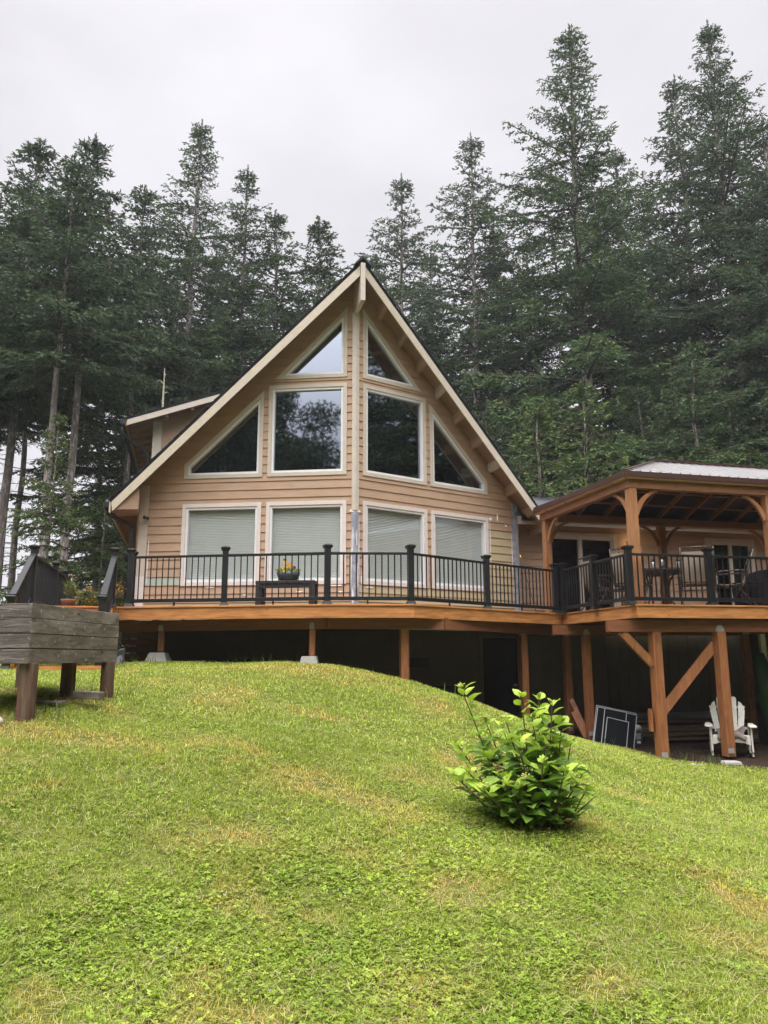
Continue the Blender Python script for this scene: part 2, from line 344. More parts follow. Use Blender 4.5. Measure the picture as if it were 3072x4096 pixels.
tcn = nt.nodes.new('ShaderNodeTexCoord'); n1 = nt.nodes.new('ShaderNodeTexNoise'); n1.inputs['Scale'].default_value = 14; n1.inputs['Detail'].default_value = 8
nt.links.new(tcn.outputs['Object'], n1.inputs['Vector'])
mrr = nt.nodes.new('ShaderNodeMapRange'); mrr.inputs['From Min'].default_value = .3; mrr.inputs['From Max'].default_value = .7; mrr.inputs['To Min'].default_value = .55; mrr.inputs['To Max'].default_value = 1.6
nt.links.new(n1.outputs['Fac'], mrr.inputs['Value']); vs = nt.nodes.new('ShaderNodeVectorMath'); vs.operation = 'SCALE'
nt.links.new(a.outputs['Color'], vs.inputs[0]); nt.links.new(mrr.outputs[0], vs.inputs['Scale']); nt.links.new(vs.outputs[0], b.inputs['Base Color'])
bp = nt.nodes.new('ShaderNodeBump'); bp.inputs['Distance'].default_value = .03; nt.links.new(n1.outputs['Fac'], bp.inputs['Height']); nt.links.new(bp.outputs[0], b.inputs['Normal'])
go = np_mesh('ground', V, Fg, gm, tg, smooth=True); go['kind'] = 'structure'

#@@HOUSE
# ================================================================ house
house = thing('house', 'tan gable house with prow front, cream trim and steep black roof', 'house', (PX, PY, -1.6), PSI)
DL, OL = (-CB, SB), (-SB, -CB); DR, OR = (CB, SB), (SB, -CB)      # along wall / outward
def wp(side, s, z, d=0.0):
    D, O = (DL, OL) if side == 'L' else (DR, OR)
    return H(D[0]*s+O[0]*d, D[1]*s+O[1]*d, z)
SE = 4.46
polys = {   # convex trim outlines (s, z)
 'tri': [(.171, 5.682), (1.688, 5.682), (.171, 7.216)],
 'rect': [(.171, 3.611), (1.809, 3.611), (1.809, 5.554), (.171, 5.554)],
 'trap': [(1.911, 3.611), (3.558, 3.611), (3.558, 3.909), (1.911, 5.459)],
 'low1': [(.171, 1.41), (1.809, 1.41), (1.809, 3.084), (.171, 3.084)],
 'low2': [(1.911, 1.41), (3.558, 1.41), (3.558, 3.084), (1.911, 3.084)]}
def inset(p, d):
    n = len(p); area = sum(p[i][0]*p[(i+1) % n][1]-p[(i+1) % n][0]*p[i][1] for i in range(n)); sg = 1 if area > 0 else -1
    lines = []
    for i in range(n):
        (x0, y0), (x1, y1) = p[i], p[(i+1) % n]; l = math.hypot(x1-x0, y1-y0); nx_, ny_ = -(y1-y0)/l*sg, (x1-x0)/l*sg
        lines.append((nx_, ny_, nx_*(x0+nx_*d)+ny_*(y0+ny_*d)))
    o = []
    for i in range(n):
        a, b, c = lines[i-1]; d_, e, f = lines[i]; det = a*e-b*d_; o.append(((c*e-b*f)/det, (a*f-c*d_)/det))
    return o
def span(p, z):   # s-interval of convex polygon at height z
    xs = []
    for i in range(len(p)):
        (x0, y0), (x1, y1) = p[i], p[(i+1) % len(p)]
        if abs(y1-y0) < 1e-9:
            if abs(y0-z) < 1e-9: xs += [x0, x1]
            continue
        t = (z-y0)/(y1-y0)
        if -1e-9 <= t <= 1+1e-9: xs.append(x0+t*(x1-x0))
    return (min(xs), max(xs)) if xs else None
SL = 1.025; ZS = 7.80       # soffit plane height at x=0
EXP = .175; ZB = .55
holes = [inset(p, .03) for p in polys.values()]
def wall_mesh(side):
    mb = MB(); rg = random.Random(5 if side == 'L' else 6)
    nC = int((ZS-ZB)/EXP)+1
    for k in range(nC):
        zb, zt = ZB+k*EXP, ZB+(k+1)*EXP
        cuts = {zb, min(zt, ZS)} | {q[1] for h in holes for q in h if zb < q[1] < zt}
        zc = ZS-SE*CB*SL
        if zb < zc < zt: cuts.add(zc)
        cuts = sorted(c for c in cuts if c <= ZS)
        for z0, z1 in zip(cuts, cuts[1:]):
            if z1-z0 < 1e-4: continue
            e = 1e-5
            hs = [h for h in holes if min(q[1] for q in h) < z0+e*5 and max(q[1] for q in h) > z1-e*5]
            hs = sorted(hs, key=lambda h: span(h, (z0+z1)/2)[0])
            lim = lambda z: min(SE, max(0.0, (ZS-z)/CB/SL))
            bnd = [(0.0, 0.0)]
            for h in hs:
                a0, a1 = span(h, z0+e*8), span(h, z1-e*8); bnd += [(a0[0], a1[0]), (a0[1], a1[1])]
            bnd.append((lim(z0), lim(z1)))
            for q in range(0, len(bnd), 2):
                (l0, l1), (r0, r1) = bnd[q], bnd[q+1]
                if r0-l0 < 1e-3: continue
                r1 = max(r1, l1)
                dp = lambda z: .022-.018*(z-zb)/EXP
                sm = (l0+r0)/2; mi = 0
                if side == 'R' and (zt < 1.47 or (sm > 3.5 and zt < 2.98)): mi = 1
                if side == 'L' and zt < 1.2: mi = 1
                if side == 'L' and sm > 3.5 and 1.25 < (zb+zt)/2 < 1.60: mi = 2
                mb.mi = mi
                mb.poly([wp(side, l0, z0, dp(z0)), wp(side, r0, z0, dp(z0)), wp(side, r1, z1, dp(z1)), wp(side, l1, z1, dp(z1))] if side == 'R' else
                        [wp(side, r0, z0, dp(z0)), wp(side, l0, z0, dp(z0)), wp(side, l1, z1, dp(z1)), wp(side, r1, z1, dp(z1))])
                if abs(z0-zb) < 1e-6: mb.poly([wp(side, l0, z0, .002), wp(side, r0, z0, .002), wp(side, r0, z0, dp(z0)), wp(side, l0, z0, dp(z0))])
        # butt joints
        for _ in range(2):
            sj = rg.uniform(.4, 4.2); okk = all(not (min(q[0] for q in h)-.1 < sj < max(q[0] for q in h)+.1 and min(q[1] for q in h)-.2 < zb < max(q[1] for q in h)+.1) for h in holes)
            if okk and sj*CB*SL < ZS-zt-.1:
                mb.mi = 3; mb.poly([wp(side, sj, zb+.002, .0235), wp(side, sj+.004, zb+.002, .0235), wp(side, sj+.004, zt-.004, .0065), wp(side, sj, zt-.004, .0065)])
    return mb
jointm = mat('board_joint_caulk', (.40, .24, .13), .8, .05, 4)
for sd_ in 'LR': wall_mesh(sd_).build('wall', [siding, primer, greenb, jointm], house)
def full_wall_ring():  pass
# side / back walls and inner shell
mb = MB()
yc = SE*SB; xc = SE*CB
for sx in (-1, 1):
    mb.box(sx*xc-.06, sx*xc+.06, yc+.02, 9.6, -1.6, 3.55)
mb.box(-xc, xc, 9.6, 9.72, -1.6, 4.6)
mb.poly([H(-xc, 9.65, 4.6), H(xc, 9.65, 4.6), H(0, 9.65, 7.9)])
mb.build('side_wall', siding, house)
mb = MB(); mb.box(-xc+.1, xc-.1, 4.2, 4.3, .6, 3.4); mb.box(-3.2, 3.2, 3.4, 3.5, 3.4, 4.4); mb.poly([H(-3.2, 3.4, 4.4), H(3.2, 3.4, 4.4), H(0, 3.4, 7.6)])
mb.poly([H(-xc, yc, .86), H(0, .02, .86), H(xc, yc, .86), H(xc, 4.2, .86), H(-xc, 4.2, .86)])
mb.poly([H(-xc, yc+.3, 3.3), H(0, .3, 3.3), H(xc, yc+.3, 3.3), H(xc, 4.2, 3.3), H(-xc, 4.2, 3.3)])
mb.build('interior_wall', darkin, house)
# windows
def window(side, key):
    p = polys[key]; up = key in ('tri', 'rect', 'trap')
    w1 = .078 if up else .078
    ins1, ins2 = inset(p, w1), inset(p, w1+.045)
    P3 = lambda q, d: [wp(side, a, b, d) for a, b in q]
    nrm = wp(side, 0, 0, 1)-wp(side, 0, 0, 0)
    pane = MB().poly(P3(ins2, -.045)).build('window', glassU if up else glassL, house)
    MB().ring(P3(p, -.02), P3(ins1, -.02), nrm*.055).build('trim', cream if up else pinkw, pane, bevel=.003)
    MB().ring(P3(inset(p, w1+.001), -.09), P3(ins2, -.09), nrm*.105).build('frame', white, pane)
    if not up:
        s0, s1 = ins2[0][0]-.02, ins2[1][0]+.02; z0, z1 = ins2[0][1]-.02, ins2[2][1]+.02
        bl = MB(); n = int((z1-z0)/.033)
        for k in range(n):
            z = z0+k*.033; bl.poly([wp(side, s0, z, -.085), wp(side, s1, z, -.085), wp(side, s1, z+.032, -.108), wp(side, s0, z+.032, -.108)])
            bl.poly([wp(side, s0, z+.0005, -.086), wp(side, s1, z+.0005, -.086), wp(side, s1, z+.0005, -.110), wp(side, s0, z+.0005, -.110)])
        bl.build('blind', blind, pane)
        MB().poly([wp(side, s0-.1, z0-.1, -.13), wp(side, s1+.1, z0-.1, -.13), wp(side, s1+.1, z1+.1, -.13), wp(side, s0-.1, z1+.1, -.13)]).build('blackout_sheet', darkin, pane)
for sd_ in 'LR':
    for k in polys: window(sd_, k)
# corner post, corner trims
m_post = MB()
def angle_post(z0, z1, w, d, d0=.0):
    mb = MB(); q = []
    for z in (z0, z1):
        q.append([wp('L', w, z, d0), wp('L', w, z, d), H(0, -d*1.07, z), wp('R', w, z, d), wp('R', w, z, d0), H(0, -d0, z)])
    b = mb._a(q[0]+q[1]); n = 6
    for k in range(n): j = (k+1) % n; mb.f.append((b+k, b+j, b+n+j, b+n+k)); mb.m.append(0)
    mb.f.append(tuple(b+k for k in range(n))[::-1]); mb.f.append(tuple(b+n+k for k in range(n))); mb.m += [0, 0]
    return mb
angle_post(2.87, 7.08, .066, .045).build('corner_post', cream, house, bevel=.004)
angle_post(.6, 2.87, .07, .036).build('corner_flashing', tape, house)
def smear(side, s, z, ws, hz, d, seed, n=11):
    rg = random.Random(seed); pts = []
    for k in range(n):
        a = 2*PI*k/n; r = rg.uniform(.55, 1.15); pts.append(wp(side, s+ws*r*math.cos(a), z+hz*r*math.sin(a), d))
    return pts
for (sd_, s, z, a, b_, d) in [('L', .055, 2.86, .05, .04, .039), ('R', .055, 2.86, .05, .035, .039), ('L', .035, 2.25, .011, .35, .0385), ('R', .02, 2.3, .012, .22, .0385), ('R', .03, 1.55, .014, .34, .0385),
      ('L', .068, 1.85, .009, .7, .0395), ('R', .069, 2.0, .009, .8, .0395), ('L', .03, 1.15, .014, .2, .0385), ('L', .28, 1.26, .05, .014, .026), ('R', 3.85, 3.12, .03, .10, .026), ('R', 3.62, 3.06, .06, .045, .026),
      ('R', 4.1, 2.95, .035, .03, .03), ('L', 2.2, 1.22, .05, .012, .027), ('L', 1.1, 1.27, .08, .016, .027), ('R', .33, 1.36, .09, .02, .026), ('L', 4.24, 2.0, .012, .5, .03), ('R', 4.27, 2.3, .012, .6, .033),
      ('L', .4, 1.385, .22, .014, .034), ('R', .13, 1.5, .014, .13, .034), ('R', 3.6, 2.4, .012, .6, .034), ('L', 2.9, 1.38, .12, .01, .034)]:
    MB().poly(smear(sd_, s, z, a, b_, d, int(s*97+z*31))).build('filler_patch', putty, house)
def corner_board(side, z0, z1, w, m, name):
    mb = MB(); o = SE+.015
    mb.hexa([wp(side, o-w, z0, .0), wp(side, o, z0, .0), wp(side, o, z0, .034), wp(side, o-w, z0, .034), wp(side, o-w, z1, .0), wp(side, o, z1, .0), wp(side, o, z1, .034), wp(side, o-w, z1, .034)])
    return mb.build(name, m, house, bevel=.003)
corner_board('L', 1.62, 3.50, .19, cream, 'corner_trim'); corner_board('L', .6, 1.62, .19, pinkw, 'corner_trim')
corner_board('R', .6, 3.50, .17, tape, 'corner_flashing')
# ---- roof
roof_top, roof_bot = 7.95, ZS+.01
XE, YB = 4.72, 9.9
def rf(x, z0, y, dz=0): return H(x, y, z0-SL*abs(x)+dz)
yf = lambda x: -.62+abs(x)*TB
mb = MB()
for sx in (-1, 1):
    for i, (a0, a1) in enumerate([(0.0, XE)]):
        p = [rf(0, roof_top-.075, yf(0)), rf(sx*XE, roof_top-.075, yf(XE)), rf(sx*XE, roof_top-.075, YB), rf(0, roof_top-.075, YB)]
        q = [rf(0, roof_top, yf(0)-.02), rf(sx*(XE+.03), roof_top, yf(XE)-.02), rf(sx*(XE+.03), roof_top, YB), rf(0, roof_top, YB)]
        mb.hexa(p+q)
# shingle courses as thin laps that notch the front edge
nC = 44
for sx in (-1, 1):
    for k in range(nC):
        x0, x1 = XE*k/nC, XE*(k+1)/nC+.03
        yy = -.035-rnd.uniform(0, .03)
        mb.hexa([rf(sx*x0, roof_top+.004, yf(x0)+yy), rf(sx*x1, roof_top+.016, yf(x1)+yy), rf(sx*x1, roof_top+.016, YB), rf(sx*x0, roof_top+.004, YB),
                 rf(sx*x0, roof_top+.012, yf(x0)+yy), rf(sx*x1, roof_top+.030, yf(x1)+yy), rf(sx*x1, roof_top+.030, YB), rf(sx*x0, roof_top+.012, YB)])
mb.prism([H(-.17, -.69, 7.80), H(0, -.69, 7.97), H(.17, -.69, 7.80), H(.17, -.69, 7.84), H(.0, -.69, 8.04), H(-.17, -.69, 7.84)], H(0, YB+.69)-H(0, 0))
roof = mb.build('roof', shing, house)
mb = MB()
for sx in (-1, 1):
    n = 10
    p = [rf(0, roof_bot-.012, yf(0)), rf(sx*XE, roof_bot-.012, yf(XE)), rf(sx*XE, roof_bot-.012, YB), rf(0, roof_bot-.012, YB)]
    q = [v+Vector((0,0,.03)) for v in p]
    mb.hexa(p+q)
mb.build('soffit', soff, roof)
for sx, xe in ((-1, 4.68), (1, 4.50)):
    mb = MB(); e0 = 0.055
    def bp_(x, z, d): return H(sx*x, yf(x)-d, z-SL*x)
    for d0, d1 in ((.0, .045),):
        mb.hexa([bp_(e0, 7.65, d1), bp_(xe, 7.65, d1), bp_(xe, 7.65, d0), bp_(e0, 7.65, d0), bp_(e0, 7.872, d1), bp_(xe+.03, 7.872, d1), bp_(xe+.03, 7.872, d0), bp_(e0, 7.872, d0)])
    mb.build('bargeboard', barge, roof, bevel=.004)
mb = MB(); mb.hexa([H(-.047, -.70, 7.04), H(.047, -.70, 7.04), H(.047, .05, 7.07), H(-.047, .05, 7.07), H(-.047, -.70, 7.86), H(.047, -.70, 7.86), H(.047, .05, 7.86), H(-.047, .05, 7.86)])
mb.build('ridge_beam', cream, roof, bevel=.005)
for k in range(9):
    x = .55+k*.475; z = ZS-x-.005; v = .15
    mb = MB()
    def lk(xx, y, dz): return H(xx, y, ZS-SL*xx-.005+dz)
    a, b_ = x-.032, x+.032
    mb.hexa([lk(a, a*TB-.02, -v), lk(b_, b_*TB-.02, -v), lk(b_, yf(b_)+.002, -v), lk(a, yf(a)+.002, -v), lk(a, a*TB-.02, 0), lk(b_, b_*TB-.02, 0), lk(b_, yf(b_)+.002, 0), lk(a, yf(a)+.002, 0)])
    mb.build('lookout', cream if k in (3, 6) else siding, roof)
# eave gutters, eave fascia, rafter tails, downspout
for sx in (-1, 1):
    mb = MB(); z = roof_top-XE*SL
    mb.hexa([H(sx*(XE+.0), yf(XE), z-.27), H(sx*(XE+.03), yf(XE), z-.27), H(sx*(XE+.03), YB-1.9, z-.27), H(sx*XE, YB-1.9, z-.27), H(sx*XE, yf(XE), z-.05), H(sx*(XE+.03), yf(XE), z-.05), H(sx*(XE+.03), YB-1.9, z-.05), H(sx*XE, YB-1.9, z-.05)])
    mb.build('eave_fascia', cream, roof)
    mb = MB(); mb.prism([H(sx*(XE+.03), yf(XE)+.02, z-.18), H(sx*(XE+.14), yf(XE)+.02, z-.15), H(sx*(XE+.15), yf(XE)+.02, z-.05), H(sx*(XE+.03), yf(XE)+.02, z-.05)], H(0, YB-2-yf(XE))-H(0, 0))
    mb.build('gutter', black, roof)
mb = MB(); mb.prism([H(-4.66, 1.12, 2.90), H(-xc-.01, 1.0, 2.90), H(-xc-.01, 1.0, 3.38), H(-4.66, 1.12, 2.95)], H(0, .75)-H(0, 0)); mb.build('boxed_eave', soff, roof)
mb = MB()
for k in range(8):
    y = 2.6+k*.61
    mb.hexa([H(-XE, y, 3.05), H(-xc-.02, y, 3.05+XE-xc-.02-.04), H(-xc-.02, y+.09, 3.05+XE-xc-.06), H(-XE, y+.09, 3.05), H(-XE, y, 3.10), H(-xc-.02, y, 3.62), H(-xc-.02, y+.09, 3.62), H(-XE, y+.09, 3.10)])
mb.build('rafter_tails', woodm, roof)
pts = [H(-4.80, 1.32, 3.12), H(-4.80, 1.32, 2.96), H(-4.76, 1.32, 2.86), H(-4.62, 1.36, 2.76), H(-4.42, 1.42, 2.68), H(-4.33, 1.45, 2.60), H(-4.30, 1.48, 2.48), H(-4.30, 1.48, 1.6), H(-4.30, 1.48, .7)]
MB().tube(pts, .042, 8).build('downspout', blackg, house, smooth=True)
mb = MB(); c = wp('L', 4.28, 2.80, .10); mb.tube([wp('L', 4.28, 2.80, .03), wp('L', 4.28, 2.80, .07)], .02, 8); mb.tube([c+Vector((-.05, 0, .03)), c+Vector((-.04, -.02, .01)), c+Vector((.045, -.05, -.01)), c+Vector((.05, -.05, -.01))], [.03, .036, .032, .02], 10)
mb.build('security_camera', blackg, house, smooth=True)
# ---- dormers
for sx, nm in ((-1, 'dormer'), (1, 'dormer')):
    yd = 4.0; ye = 9.7
    zt = lambda x: 5.70+.385*(4.78-x)        # roof top height at |x|
    mb = MB(); xi = 1.4
    mb.hexa([H(sx*4.78, yd, zt(4.78)-.06), H(sx*xi, yd, zt(xi)-.06), H(sx*xi, ye, zt(xi)-.06), H(sx*4.78, ye, zt(4.78)-.06), H(sx*4.80, yd-.02, zt(4.80)), H(sx*xi, yd-.02, zt(xi)), H(sx*xi, ye, zt(xi)), H(sx*4.80, ye, zt(4.80))])
    dr = mb.build(nm, shing, house)
    mb = MB(); mb.hexa([H(sx*4.76, yd, zt(4.76)-.2), H(sx*xi, yd, zt(xi)-.2), H(sx*xi, yd+.04, zt(xi)-.2), H(sx*4.76, yd+.04, zt(4.76)-.2), H(sx*4.76, yd, zt(4.76)-.062), H(sx*xi, yd, zt(xi)-.062), H(sx*xi, yd+.04, zt(xi)-.062), H(sx*4.76, yd+.04, zt(4.76)-.062)])
    mb.build('dormer_fascia', cream, dr)
    mb = MB(); mb.hexa([H(sx*4.74, yd+.042, zt(4.74)-.12), H(sx*xi, yd+.042, zt(xi)-.12), H(sx*xi, ye, zt(xi)-.12), H(sx*4.74, ye, zt(4.74)-.12), H(sx*4.74, yd+.042, zt(4.74)-.07), H(sx*xi, yd+.042, zt(xi)-.07), H(sx*xi, ye, zt(xi)-.07), H(sx*4.74, ye, zt(4.74)-.07)])
    for k in range(4):
        xx = 3.9-k*.6; mb.box(min(sx*xx, sx*(xx-.08)), max(sx*xx, sx*(xx-.08)), yd+.045, yd+.5, zt(xx)-.24, zt(xx)-.125)
    for k in range(9):
        y = yd+.5+k*.61; mb.hexa([H(sx*4.74, y, zt(4.74)-.20), H(sx*xc, y, zt(xc)-.22), H(sx*xc, y+.05, zt(xc)-.22), H(sx*4.74, y+.05, zt(4.74)-.20), H(sx*4.74, y, zt(4.74)-.122), H(sx*xc, y, zt(xc)-.122), H(sx*xc, y+.05, zt(xc)-.122), H(sx*4.74, y+.05, zt(4.74)-.122)])
    mb.build('dormer_soffit', soff, dr)
    mb = MB(); mb.box(min(sx*4.76, sx*4.80), max(sx*4.76, sx*4.80), yd+.05, ye, zt(4.78)-.20, zt(4.78)-.065); mb.build('dormer_eave_board', soff, dr)
    mb = MB(); mb.box(min(sx*4.81, sx*4.92), max(sx*4.81, sx*4.92), yd+.02, ye, zt(4.78)-.16, zt(4.78)-.05); mb.build('dormer_gutter', black, dr)
    mb = MB(); y0 = yd+.5
    mb.prism([H(sx*xc, y0, 3.7), H(sx*xc, y0, zt(xc)-.13), H(sx*1.6, y0, zt(1.6)-.13), H(sx*1.6, y0, 6.3)], H(0, .1)-H(0, 0))
    for k in range(7):
        xx = xc-.32-k*.3; mb.box(min(sx*xx, sx*(xx-.012)), max(sx*xx, sx*(xx-.012)), y0-.006, y0, 3.8, zt(xx)-.16)
    mb.box(min(sx*xc, sx*(xc-.1)), max(sx*xc, sx*(xc-.1)), y0+.1, ye-.2, 3.4, zt(xc)-.13)
    mb.build('dormer_wall', siding, dr)
    mb = MB(); mb.box(min(sx*(xc+.01), sx*(xc-.2)), max(sx*(xc+.01), sx*(xc-.2)), y0-.035, y0-.002, 3.7, zt(xc)-.16); mb.build('dormer_trim', cream, dr)
    MB().tube([H(sx*4.86, yd+.12, zt(4.8)-.17), H(sx*4.86, yd+.14, zt(4.8)-.34), H(sx*4.78, yd+.2, zt(4.8)-.45), H(sx*4.30, yd+.5, zt(4.8)-.72), H(sx*4.25, yd+.56, zt(4.8)-.85), H(sx*4.25, yd+.56, 3.6)], .036, 8).build('dormer_downspout', blackg, dr, smooth=True)
# ---- low wing to the right with sliding door
WY = 2.1
def lap(x0, x1, y, z0, z1, holes_, mi=0):
    mb = MB(); k = 0; z = z0
    while z < z1-1e-3:
        zt_ = min(z+EXP, z1); cuts = sorted({z, zt_} | {h[i] for h in holes_ for i in (2, 3) if z < h[i] < zt_})
        for a, b_ in zip(cuts, cuts[1:]):
            xs = [x0]
            for h in sorted(holes_):
                if h[2] < (a+b_)/2 < h[3]: xs += [h[0], h[1]]
            xs.append(x1); dp = lambda q: .022-.018*(q-z)/EXP
            for i in range(0, len(xs), 2):
                if xs[i+1]-xs[i] < .005: continue
                mb.poly([H(xs[i], y-dp(a), a), H(xs[i+1], y-dp(a), a), H(xs[i+1], y-dp(b_), b_), H(xs[i], y-dp(b_), b_)])
                if a == z: mb.poly([H(xs[i], y, a), H(xs[i+1], y, a), H(xs[i+1], y-dp(a), a), H(xs[i], y-dp(a), a)])
        z = zt_
    return mb
D1 = (5.08, 7.05, .6, 2.90); D2 = (9.62, 11.05, .6, 2.92)
mb = lap(xc-.05, 12.2, WY, .55, 3.35, [D1, D2]); mb.build('wing_wall', siding, house)
mb = MB(); mb.box(xc, 12.2, WY+.9, WY+1.0, .5, 3.3); mb.build('wing_interior_wall', darkin, house)
mb = MB(); mb.box(12.1, 12.2, WY+.01, 9.5, -1.6, 3.3); mb.build('wing_side_wall', siding, house)
def slider(x0, x1, z0, z1, curtain=False):
    d = MB(); d.poly([H(x0+.1, WY+.02, z0), H(x1-.1, WY+.02, z0), H(x1-.1, WY+.02, z1-.1), H(x0+.1, WY+.02, z1-.1)])
    door = d.build('sliding_door', glassD, house)
    t = MB(); t.box(x0-.02, x0+.09, WY-.045, WY+.03, z0, z1); t.box(x1-.09, x1+.02, WY-.045, WY+.03, z0, z1); t.box(x0+.09, x1-.09, WY-.045, WY+.03, z1-.1, z1)
    t.build('door_trim', cream, door)
    f = MB(); xm = (x0+x1)/2
    f.box(x0+.09, x0+.15, WY-.02, WY+.06, z0, z1-.1); f.box(x1-.15, x1-.09, WY-.02, WY+.06, z0, z1-.1); f.box(xm-.05, xm+.05, WY-.03, WY+.06, z0, z1-.1)
    f.box(x0+.15, xm-.05, WY-.02, WY+.06, z1-.17, z1-.1); f.box(xm+.05, x1-.15, WY-.02, WY+.06, z1-.17, z1-.1)
    f.build('door_frame', cream, door)
    h_ = MB(); h_.tube([H(x0+.2, WY-.03, 1.75), H(x0+.2, WY-.08, 1.8), H(x0+.2, WY-.08, 2.02), H(x0+.2, WY-.03, 2.07)], .012, 6); h_.build('handle', white, door)
    if curtain:
        c = MB(); n = 26
        for k in range(n):
            a, b_ = xm+.05+(x1-xm-.2)*k/n*.8, xm+.05+(x1-xm-.2)*(k+1)/n*.8
            c.poly([H(a, WY+.14+.03*(k % 2), z0), H(b_, WY+.14+.03*((k+1) % 2), z0), H(b_, WY+.14+.03*((k+1) % 2), z1-.15), H(a, WY+.14+.03*(k % 2), z1-.15)])
        c.build('curtain', fabric, door)
slider(D1[0], D1[1], .8, 2.98); slider(D2[0], D2[1], .8, 2.98, True)
mb = MB(); yr = 6.1
mb.hexa([H(3.6, 1.55, 3.22), H(12.6, 1.55, 3.22), H(12.6, yr, 4.70), H(3.6, yr, 4.70), H(3.6, 1.52, 3.28), H(12.6, 1.52, 3.28), H(12.6, yr, 4.78), H(3.6, yr, 4.78)])
for k in range(26):
    y0 = 1.52+(yr-1.52)*k/26; z0 = 3.285+(4.78-3.28)*k/26
    for j in range(30):
        a = 3.6+9*j/30+(.15 if k % 2 else 0)
        mb.hexa([H(a, y0, z0), H(a+.295, y0, z0), H(a+.295, y0+.19, z0+.058), H(a, y0+.19, z0+.058), H(a, y0, z0+.012), H(a+.295, y0, z0+.012), H(a+.295, y0+.19, z0+.062), H(a, y0+.19, z0+.062)])
for j in range(36): a = 3.6+9*j/36; mb.hexa([H(a, yr-.12, 4.755), H(a+.245, yr-.12, 4.765), H(a+.245, yr+.1, 4.765), H(a, yr+.1, 4.755), H(a, yr-.1, 4.79), H(a+.245, yr-.1, 4.81), H(a+.245, yr+.1, 4.81), H(a, yr+.1, 4.79)])
mb.hexa([H(3.6, yr, 4.70), H(12.6, yr, 4.70), H(12.6, 10.2, 3.3), H(3.6, 10.2, 3.3), H(3.6, yr, 4.78), H(12.6, yr, 4.78), H(12.6, 10.2, 3.36), H(3.6, 10.2, 3.36)])
wr = mb.build('wing_roof', shing2, house)
mb = MB(); mb.box(xc+.02, 12.6, 1.50, 1.545, 3.03, 3.215); mb.build('wing_fascia', cream, wr)
mb = MB(); mb.box(xc+.1, 12.6, 1.39, 1.495, 3.11, 3.24); mb.build('wing_gutter', black, wr)
mb = MB(); mb.box(xc+.05, 12.5, 1.55, WY, 3.20, 3.215); mb.build('wing_soffit', soff, wr)
mb = MB(); mb.box(7.36, 7.50, WY-.06, WY-.024, 2.45, 2.80); lb = mb.build('wall_lamp', cream, house)
mb = MB(); mb.tube([H(7.43, WY-.12, 2.55), H(7.43, WY-.12, 2.60), H(7.43, WY-.12, 2.72)], [.035, .05, .06], 10); mb.build('lamp_shade', lampm, lb, smooth=True)
ld = bpy.data.lights.new('wall_lamp_light', 'POINT'); lo = bpy.data.objects.new('wall_lamp_light', ld); COL.objects.link(lo); ld.energy = 2; ld.color = (1, .7, .35); ld.shadow_soft_size = .05; lo.location = H(7.43, WY-.22, 2.78)
# ---- basement wall, door
BY = 1.62
mb = MB()
def bw(x0, x1, z0, z1, y=BY): mb.box(x0, x1, y, y+.1, z0, z1)
bw(-xc, 3.24, -1.7, .62); bw(4.14, 6.2, -1.7, .62); bw(3.24, 4.14, .46, .62)
mb.box(6.2, 10.6, WY, WY+.1, -1.32, .62); mb.box(6.2, 6.3, BY, WY, -1.7, .62)
for k in range(36):
    x = -4.0+k*.28
    if 3.2 < x < 4.2 or x > 6.1: continue
    mb.box(x, x+.012, BY-.006, BY, -1.5, .6)
mb.build('basement_wall', lower, house)
mb = MB()
for k in range(15): mb.box(6.35+k*.28, 6.62+k*.28, WY-.02, WY-.002, -1.3+(.04 if k % 3 == 0 else 0), .6)
mb.build('basement_siding', lower, house)
mb = MB(); mb.box(6.2, 10.4, WY+.02, WY+.3, -1.9, -1.32); mb.build('footing_wall', conc, house)
mb = MB(); mb.box(3.26, 4.12, BY+.03, BY+.07, -1.65, .44); bd = mb.build('basement_door', door_dk, house)
mb = MB(); mb.box(3.18, 3.265, BY-.03, BY+.06, -1.65, .5); mb.box(4.115, 4.22, BY-.03, BY+.06, -1.65, .5); mb.box(3.265, 4.115, BY-.03, BY+.06, .42, .5); mb.build('door_frame', lower, bd)
mb = MB(); mb.tube([H(4.03, BY+.03, -.62), H(4.03, BY-.03, -.62)], .028, 10); mb.build('handle', alu, bd)
mb = MB(); mb.box(1.45, 2.0, BY-.012, BY-.002, -.22, -.02); mb.box(1.2, 2.75, BY-.012, BY-.002, -.85, -.62); mb.build('vent_opening', blackg, house)
mb = MB(); mb.box(2.72, 2.76, BY-.02, BY-.003, -.85, -.02); mb.box(0.1, 2.76, BY-.03, BY-.003, -1.2, -.92); mb.build('patch_board', lower, house)

